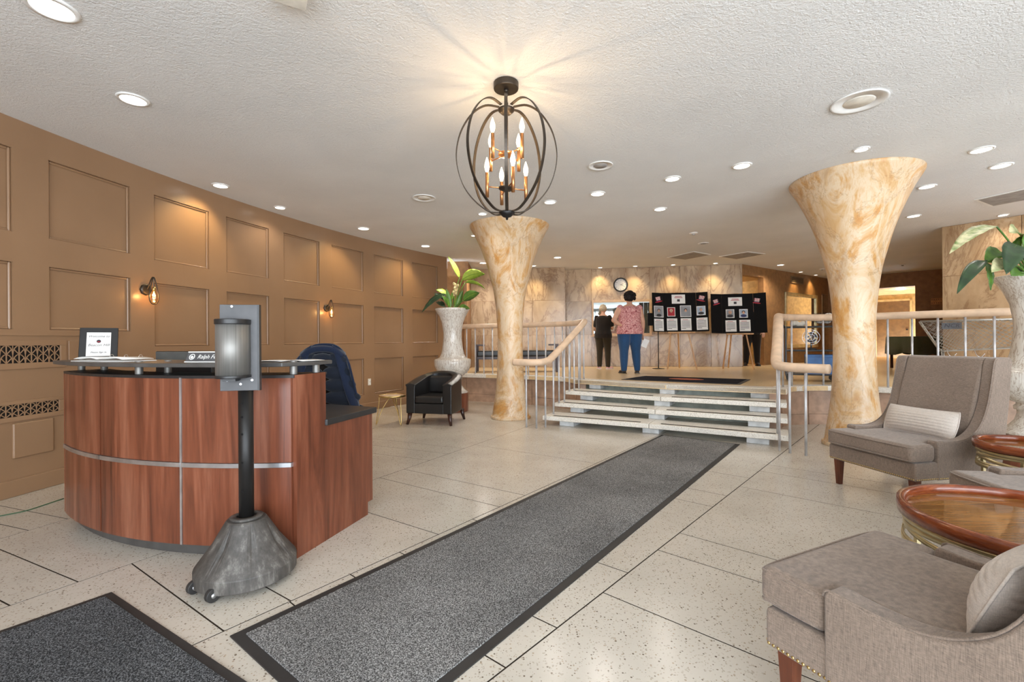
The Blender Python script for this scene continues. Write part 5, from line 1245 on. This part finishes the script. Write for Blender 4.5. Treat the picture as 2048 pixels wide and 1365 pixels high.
MB().box(.09, Lm - .09, 1.09, zt - .09, .001, .012, mA).build('glass', M['mirror'], mr)
mV, qv = w1m(1582, 0); _, qv2 = w1m(1606.5, 0); Lv = (qv2 - qv).length; zc = EYE + uw(1594, 559)[1] * qv.y
vt = root('wall_vent', (qv.x, qv.y, zc), 'brown louvred air vent on the wall above the mirror', 'vent')
for x0, x1, a, b in ((0, Lv, -.1, -.075), (0, Lv, .075, .1), (0, .025, -.075, .075), (Lv - .025, Lv, -.075, .075)): MB().box(x0, x1, zc + a, zc + b, .001, .02, mV).build('frame_bar', M['vent_brown'], vt)
MB().box(.02, Lv - .02, zc - .08, zc + .08, .001, .004, mV).build('shade_backing', M['black_metal'], vt)  # black sheet gives the shade between the louvres
for i in range(6): MB().box(.025, Lv - .025, zc - .068 + i * .025, zc - .058 + i * .025, .003, .014, mV).build('louvre', M['vent_brown'], vt)
d2 = (Vector(B2) - Vector(A2)).normalized(); x2 = Vector((d2.x, d2.y, 0)); q = inter(1874, A2, B2); K2 = frame_m((q.x, q.y, EYE + uw(1874, 603)[1] * q.y), x2, (0, 0, 1))
kr = root('key_rack', K2.to_translation(), 'small wooden rack with two rows of hooks on the brown wall by the marble', 'rack')
MB().box(-.12, .2, -.085, .085, .001, .02, K2).build('back_board', M['key_wood'], kr)
for i in range(7):
    for r_ in (-1, 1): MB().box(-.1 + i * .045, -.088 + i * .045, r_ * .045 - .012, r_ * .045 + .012, .02, .03, K2).build('hook', M['dark_wood'], kr)
q = inter(1858, A2, B2); K3_ = frame_m((q.x, q.y, EYE + uw(1858, 577)[1] * q.y), x2, (0, 0, 1))
tag(MB().box(-.13, .13, -.13, .13, .001, .018, K3_).build('wall_plate', M['wall_brown'], None, bevel=.006), 'square brown cover plate on the wall above the hook rack', 'cover plate')
# door in side corridor
a2, dd, nn = cb; E1 = a2 - dd * .4 + nn * 4.79; dz = Vector((dd.x, dd.y, 0)); DMx = frame_m((E1.x, E1.y, UP), dz, (0, 0, 1))
dr = root('door_1', E1.to_3d() + Vector((0, 0, UP))); dr['kind'] = 'structure'
MB().box(.55, 1.5, 0, 2.05, .001, .04, DMx).build('door_leaf', M['door_wood'], dr); MB().cyl(DMx @ Vector((1.42, 1.0, .04)), DMx @ Vector((1.42, 1.0, .1)), .03).build('door_handle', M['black_metal'], dr)
MB().box(.48, .55, 0, 2.12, .001, .06, DMx).build('door_jamb', M['wall_cream'], dr); MB().box(1.5, 1.57, 0, 2.12, .001, .06, DMx).build('door_jamb', M['wall_cream'], dr); MB().box(.48, 1.57, 2.05, 2.12, .001, .06, DMx).build('door_head', M['wall_cream'], dr)
def lamp(loc, e, col=(1, .87, .62), nm_='corridor_ceiling_lamp', lab=None):
    o = root(nm_, loc, lab, 'ceiling light'); MB().lathe([(0, -.03), (.1, -.025), (.13, -.002), (0, -.002)], 24).build('diffuser', M['lamp_warm'], o, True, w=False)
    MB().lathe([(.125, -.012), (.15, -.012), (.15, -.0005), (.125, -.0005)], 24, ring=True).build('trim_ring', M['white_paint'], o, True, w=False)
    l = bpy.data.lights.new('corridor_lamp', 'POINT'); l.energy = e; l.color = col; l.shadow_soft_size = .1; q = bpy.data.objects.new('corridor_lamp', l); COL.objects.link(q); q.parent = o; q.location = (0, 0, -.12)
cM = lambda c, x, y: c[0] + c[1] * x + c[2] * y
q = cM(ca, .35, 1.3); lamp((q.x, q.y, 2.859), 25, lab='warm round lamp on the corridor ceiling behind the two-photo board')
q = cM(cb, 1.0, 2.4); lamp((q.x, q.y, 2.859), 24, lab='warm round lamp on the ceiling of the right-hand corridor')

# ------------------------------------------------------------------ utility cart and its load
q = Zp(1622, 762, UP); ucx, ucy = q.x, q.y
uc = root('utility_cart', (ucx, ucy, UP), 'black two-shelf utility cart behind the right railing', 'cart', rz=R(-30))
for z in (.1, .48, .86): 
    sh_ = MB().box(-.36, .36, -.22, .22, z, z + .025).build('shelf', M['black_plastic'], uc, bevel=.006, w=False)
for x in (-.35, .35):
    for y in (-.21, .21): MB().cyl((x, y, .09), (x, y, .88), .014, n=8).build('post', M['grey_plastic'], uc, w=False)
for x in (-.3, .3):
    for y in (-.17, .17): MB().cyl((x, y - .012, .05), (x, y + .012, .05), .05, n=14).build('wheel', M['rubber'], uc, w=False)
MB().tube(catmull([(-.36, -.2, .87), (-.45, -.2, .98), (-.45, .2, .98), (-.36, .2, .87)], 5), .012, 8).build('push_handle', M['black_metal'], uc, True, w=False)
def onc(x, y, z): return Matrix.Translation((ucx, ucy, UP)) @ Matrix.Rotation(R(-30), 4, 'Z') @ Vector((x, y, z))
p = onc(.0, -.1, .505); fn = root('desk_fan', p, 'small black fan standing on the cart shelf', 'fan', rz=R(-34))
MB().lathe([(0, 0), (.08, 0), (.075, .02), (.02, .03), (0, .03)], 24).build('base', M['black_plastic'], fn, True, w=False); MB().cyl((0, .02, .02), (0, .02, .16), .012).build('neck', M['black_plastic'], fn, w=False)
for k in range(5):
    a = k * 2 * math.pi / 5; MB().add([(0, 0, .2), (.1 * math.cos(a), -.01, .2 + .1 * math.sin(a)), (.09 * math.cos(a + .8), .015, .2 + .09 * math.sin(a + .8))], [(0, 1, 2)]).build('blade', M['grey_plastic'], fn, w=False, solid=.003)
for r_ in (.05, .085, .12): MB().tube([(r_ * math.cos(t * math.pi / 12), -.03, .2 + r_ * math.sin(t * math.pi / 12)) for t in range(24)], .0025, 5, True).build('guard_ring', M['aluminium'], fn, w=False)
for t in range(10): MB().tube([(0, -.032, .2), (.12 * math.cos(t * math.pi / 5), -.03, .2 + .12 * math.sin(t * math.pi / 5))], .002, 5).build('guard_spoke', M['aluminium'], fn, w=False)
p = onc(.12, .0, .125); bb = root('storage_bin', p, 'blue plastic storage bin on the lower cart shelf', 'bin', rz=R(-30))
bw = MB()
for x0, x1, y0, y1, z0, z1 in ((-.2, .2, -.2, .2, 0, .01), (-.2, .2, -.2, -.19, .01, .3), (-.2, .2, .19, .2, .01, .3), (-.2, -.19, -.19, .19, .01, .3), (.19, .2, -.19, .19, .01, .3)): bw.box(x0, x1, y0, y1, z0, z1)
bw.build('bin_walls', M['blue_plastic'], bb, w=False); MB().box(-.215, .215, -.215, -.2, .27, .3).build('rim', M['blue_plastic'], bb, w=False, bevel=.004)
p = onc(.12, -.02, .136); tag(MB().box(p.x - .12, p.x + .12, p.y - .1, p.y + .1, p.z, p.z + .26, None).build('cardboard_box', M['cardboard'], None, bevel=.003), 'brown cardboard box inside the blue storage bin', 'box')
p = onc(.18, -.02, .886); bs = root('wire_basket', p, 'black wire basket holding a white bundle on top of the cart', 'basket', rz=R(-30))
for z in (.0, .07, .14, .2): MB().tube([(-.16, -.14, z), (.16, -.14, z), (.16, .14, z), (-.16, .14, z)], .003, 5, True).build('hoop_wire', M['black_metal'], bs, w=False)
for i in range(7):
    x = -.16 + .32 * i / 6
    for y in (-.14, .14): MB().tube([(x, y, 0), (x, y, .2)], .0025, 5).build('upright_wire', M['black_metal'], bs, w=False)
m = MB(); random.seed(9)
for i in range(14): m.ell((random.uniform(-.09, .09), random.uniform(-.07, .07), .07 + random.uniform(0, .1)), .06, .055, .045, 10, 7)
bn_ = root('white_bundle', onc(.18, -.02, .888), 'crumpled white bundle inside the wire basket', 'bundle', rz=R(-30)); fuse(m, 'cloth', M['paper'], bn_, .01, 3)
m = MB()
for i in range(6): m.ell((-.05 + i * .03, .02 * math.sin(i), .045 + .02 * math.sin(i * 1.3)), .05, .05, .045, 10, 7)
bn2 = root('plastic_bag', onc(-.2, .08, .887), 'small pale plastic bag on the left end of the cart top', 'bag'); fuse(m, 'film', M['off_white'], bn2, .01, 3)

# ------------------------------------------------------------------ wire shopping cart, table with green cloth
sA = Vector((5.86, 6.42)); sB = Vector((6.7, 5.72)); sd_ = (sB - sA).normalized(); SC3 = frame_m((sA.x, sA.y, UP), (sd_.x, sd_.y, 0), (-sd_.y, sd_.x, 0)); Ls = (sB - sA).length
sc_ = root('shopping_cart', ((sA.x + sB.x) / 2, (sA.y + sB.y) / 2, UP), 'wire shopping cart with a hand-lettered tag behind the right railing', 'cart')
zt_, zb_ = EYE + uw(1920, 640)[1] * 6.1, EYE + uw(1920, 700)[1] * 6.1; zt_ -= UP; zb_ -= UP
C8 = [(-.12, 0, zt_), (Ls, 0, zt_), (Ls, .5, zt_), (-.12, .5, zt_)]; D8 = [(.1, .04, zb_ - .03), (Ls - .02, .04, zb_ + .04), (Ls - .02, .46, zb_ + .04), (.1, .46, zb_ - .03)]
V = lambda p: SC3 @ Vector(p)
MB().tube([V(p) for p in C8], .009, 8, True).build('top_rim', M['wire_grey'], sc_, True); MB().tube([V(p) for p in D8], .007, 8, True).build('bottom_rim', M['wire_grey'], sc_, True)
for i in range(4): MB().tube([V(C8[i]), V(D8[i])], .007, 8).build('corner_post', M['wire_grey'], sc_, True)
mesh_ = MB()
for i in range(4):
    a, b, c, d = [Vector(p) for p in (C8[i], C8[(i + 1) % 4], D8[(i + 1) % 4], D8[i])]; n = 16 if i % 2 == 0 else 10
    def bil(u, v): return V((a.lerp(b, u)).lerp(d.lerp(c, u), v))
    for s in range(-n // 2, n + 1):
        for dirn in (1, -1):
            u0 = s / n; u1 = u0 + .42; pts_ = [(u0 + (u1 - u0) * t / 6, t / 6) for t in range(7)]
            pts_ = [(u if dirn > 0 else 1 - u, v) for u, v in pts_ if -.001 <= u <= 1.001]
            if len(pts_) > 1: mesh_.tube([bil(u, v) for u, v in pts_], .003, 4)
w_ = mesh_.build('wire_mesh', M['wire_grey'], sc_); w_['kind'] = 'stuff'
TG = SC3 @ Matrix.Translation((.2, -.012, zt_ - .075)) @ Matrix.Rotation(R(90), 4, 'X'); MB().box(-.1, .1, -.045, .045, 0, .004, TG).build('tag', M['grey_plastic'], sc_)
text('NCR', .075, TG @ Matrix.Translation((0, 0, .0045)), M['print_ink'], sc_, shear=.2)
for x in (.12, Ls - .08):
    for y in (.06, .44):
        MB().tube([V((x, y, zb_)), V((x + .02, y, .12))], .01, 8).build('leg', M['wire_grey'], sc_, True); MB().cyl(V((x + .02, y - .014, .06)), V((x + .02, y + .014, .06)), .06, n=16).build('wheel', M['rubber'], sc_)
for x in (.15, .42): MB().tube(catmull([V((x, .02, zb_)), V((x + .02, .0, zb_ - .07)), V((x + .06, .0, zb_ - .1)), V((x + .1, .0, zb_ - .05))], 4), .005, 6).build('hook', M['chrome'], sc_, True)
MB().tube(catmull([V((Ls, .05, zt_)), V((Ls + .14, .08, zt_ + .02)), V((Ls + .14, .42, zt_ + .02)), V((Ls, .45, zt_))], 5), .013, 8).build('push_handle', M['black_plastic'], sc_, True)
q = Dp(1832, 690, 10.3); gtb = root('cloth_table', (q.x, q.y, UP), 'small table under a dull green cloth beyond the right railing', 'table')
m = MB(); n = 40; vs = []; fs = []
for i in range(n):
    a = 2 * math.pi * i / n; sq = min(1 / max(abs(math.cos(a)), 1e-3), 1 / max(abs(math.sin(a)), 1e-3)); x, y = .36 * sq * math.cos(a), .36 * sq * math.sin(a)
    wv = 1.04 + .05 * math.sin(a * 11); vs += [(x, y, .72), (x * 1.03, y * 1.03, .705), (x * wv, y * wv, .33 + .03 * math.sin(a * 4))]
for i in range(n):
    for k_ in range(2): fs.append((i * 3 + k_, i * 3 + k_ + 1, ((i + 1) % n) * 3 + k_ + 1, ((i + 1) % n) * 3 + k_))
fs.append(tuple(i * 3 for i in range(n))); m.add(vs, fs).build('cloth', M['green_cloth'], gtb, True, w=False, solid=.004)
MB().box(-.34, .34, -.34, .34, .68, .71).build('table_top', M['dark_wood'], gtb, w=False)
for x in (-.3, .3):
    for y in (-.3, .3): MB().box(x - .02, x + .02, y - .02, y + .02, 0, .68).build('leg', M['dark_wood'], gtb, w=False)
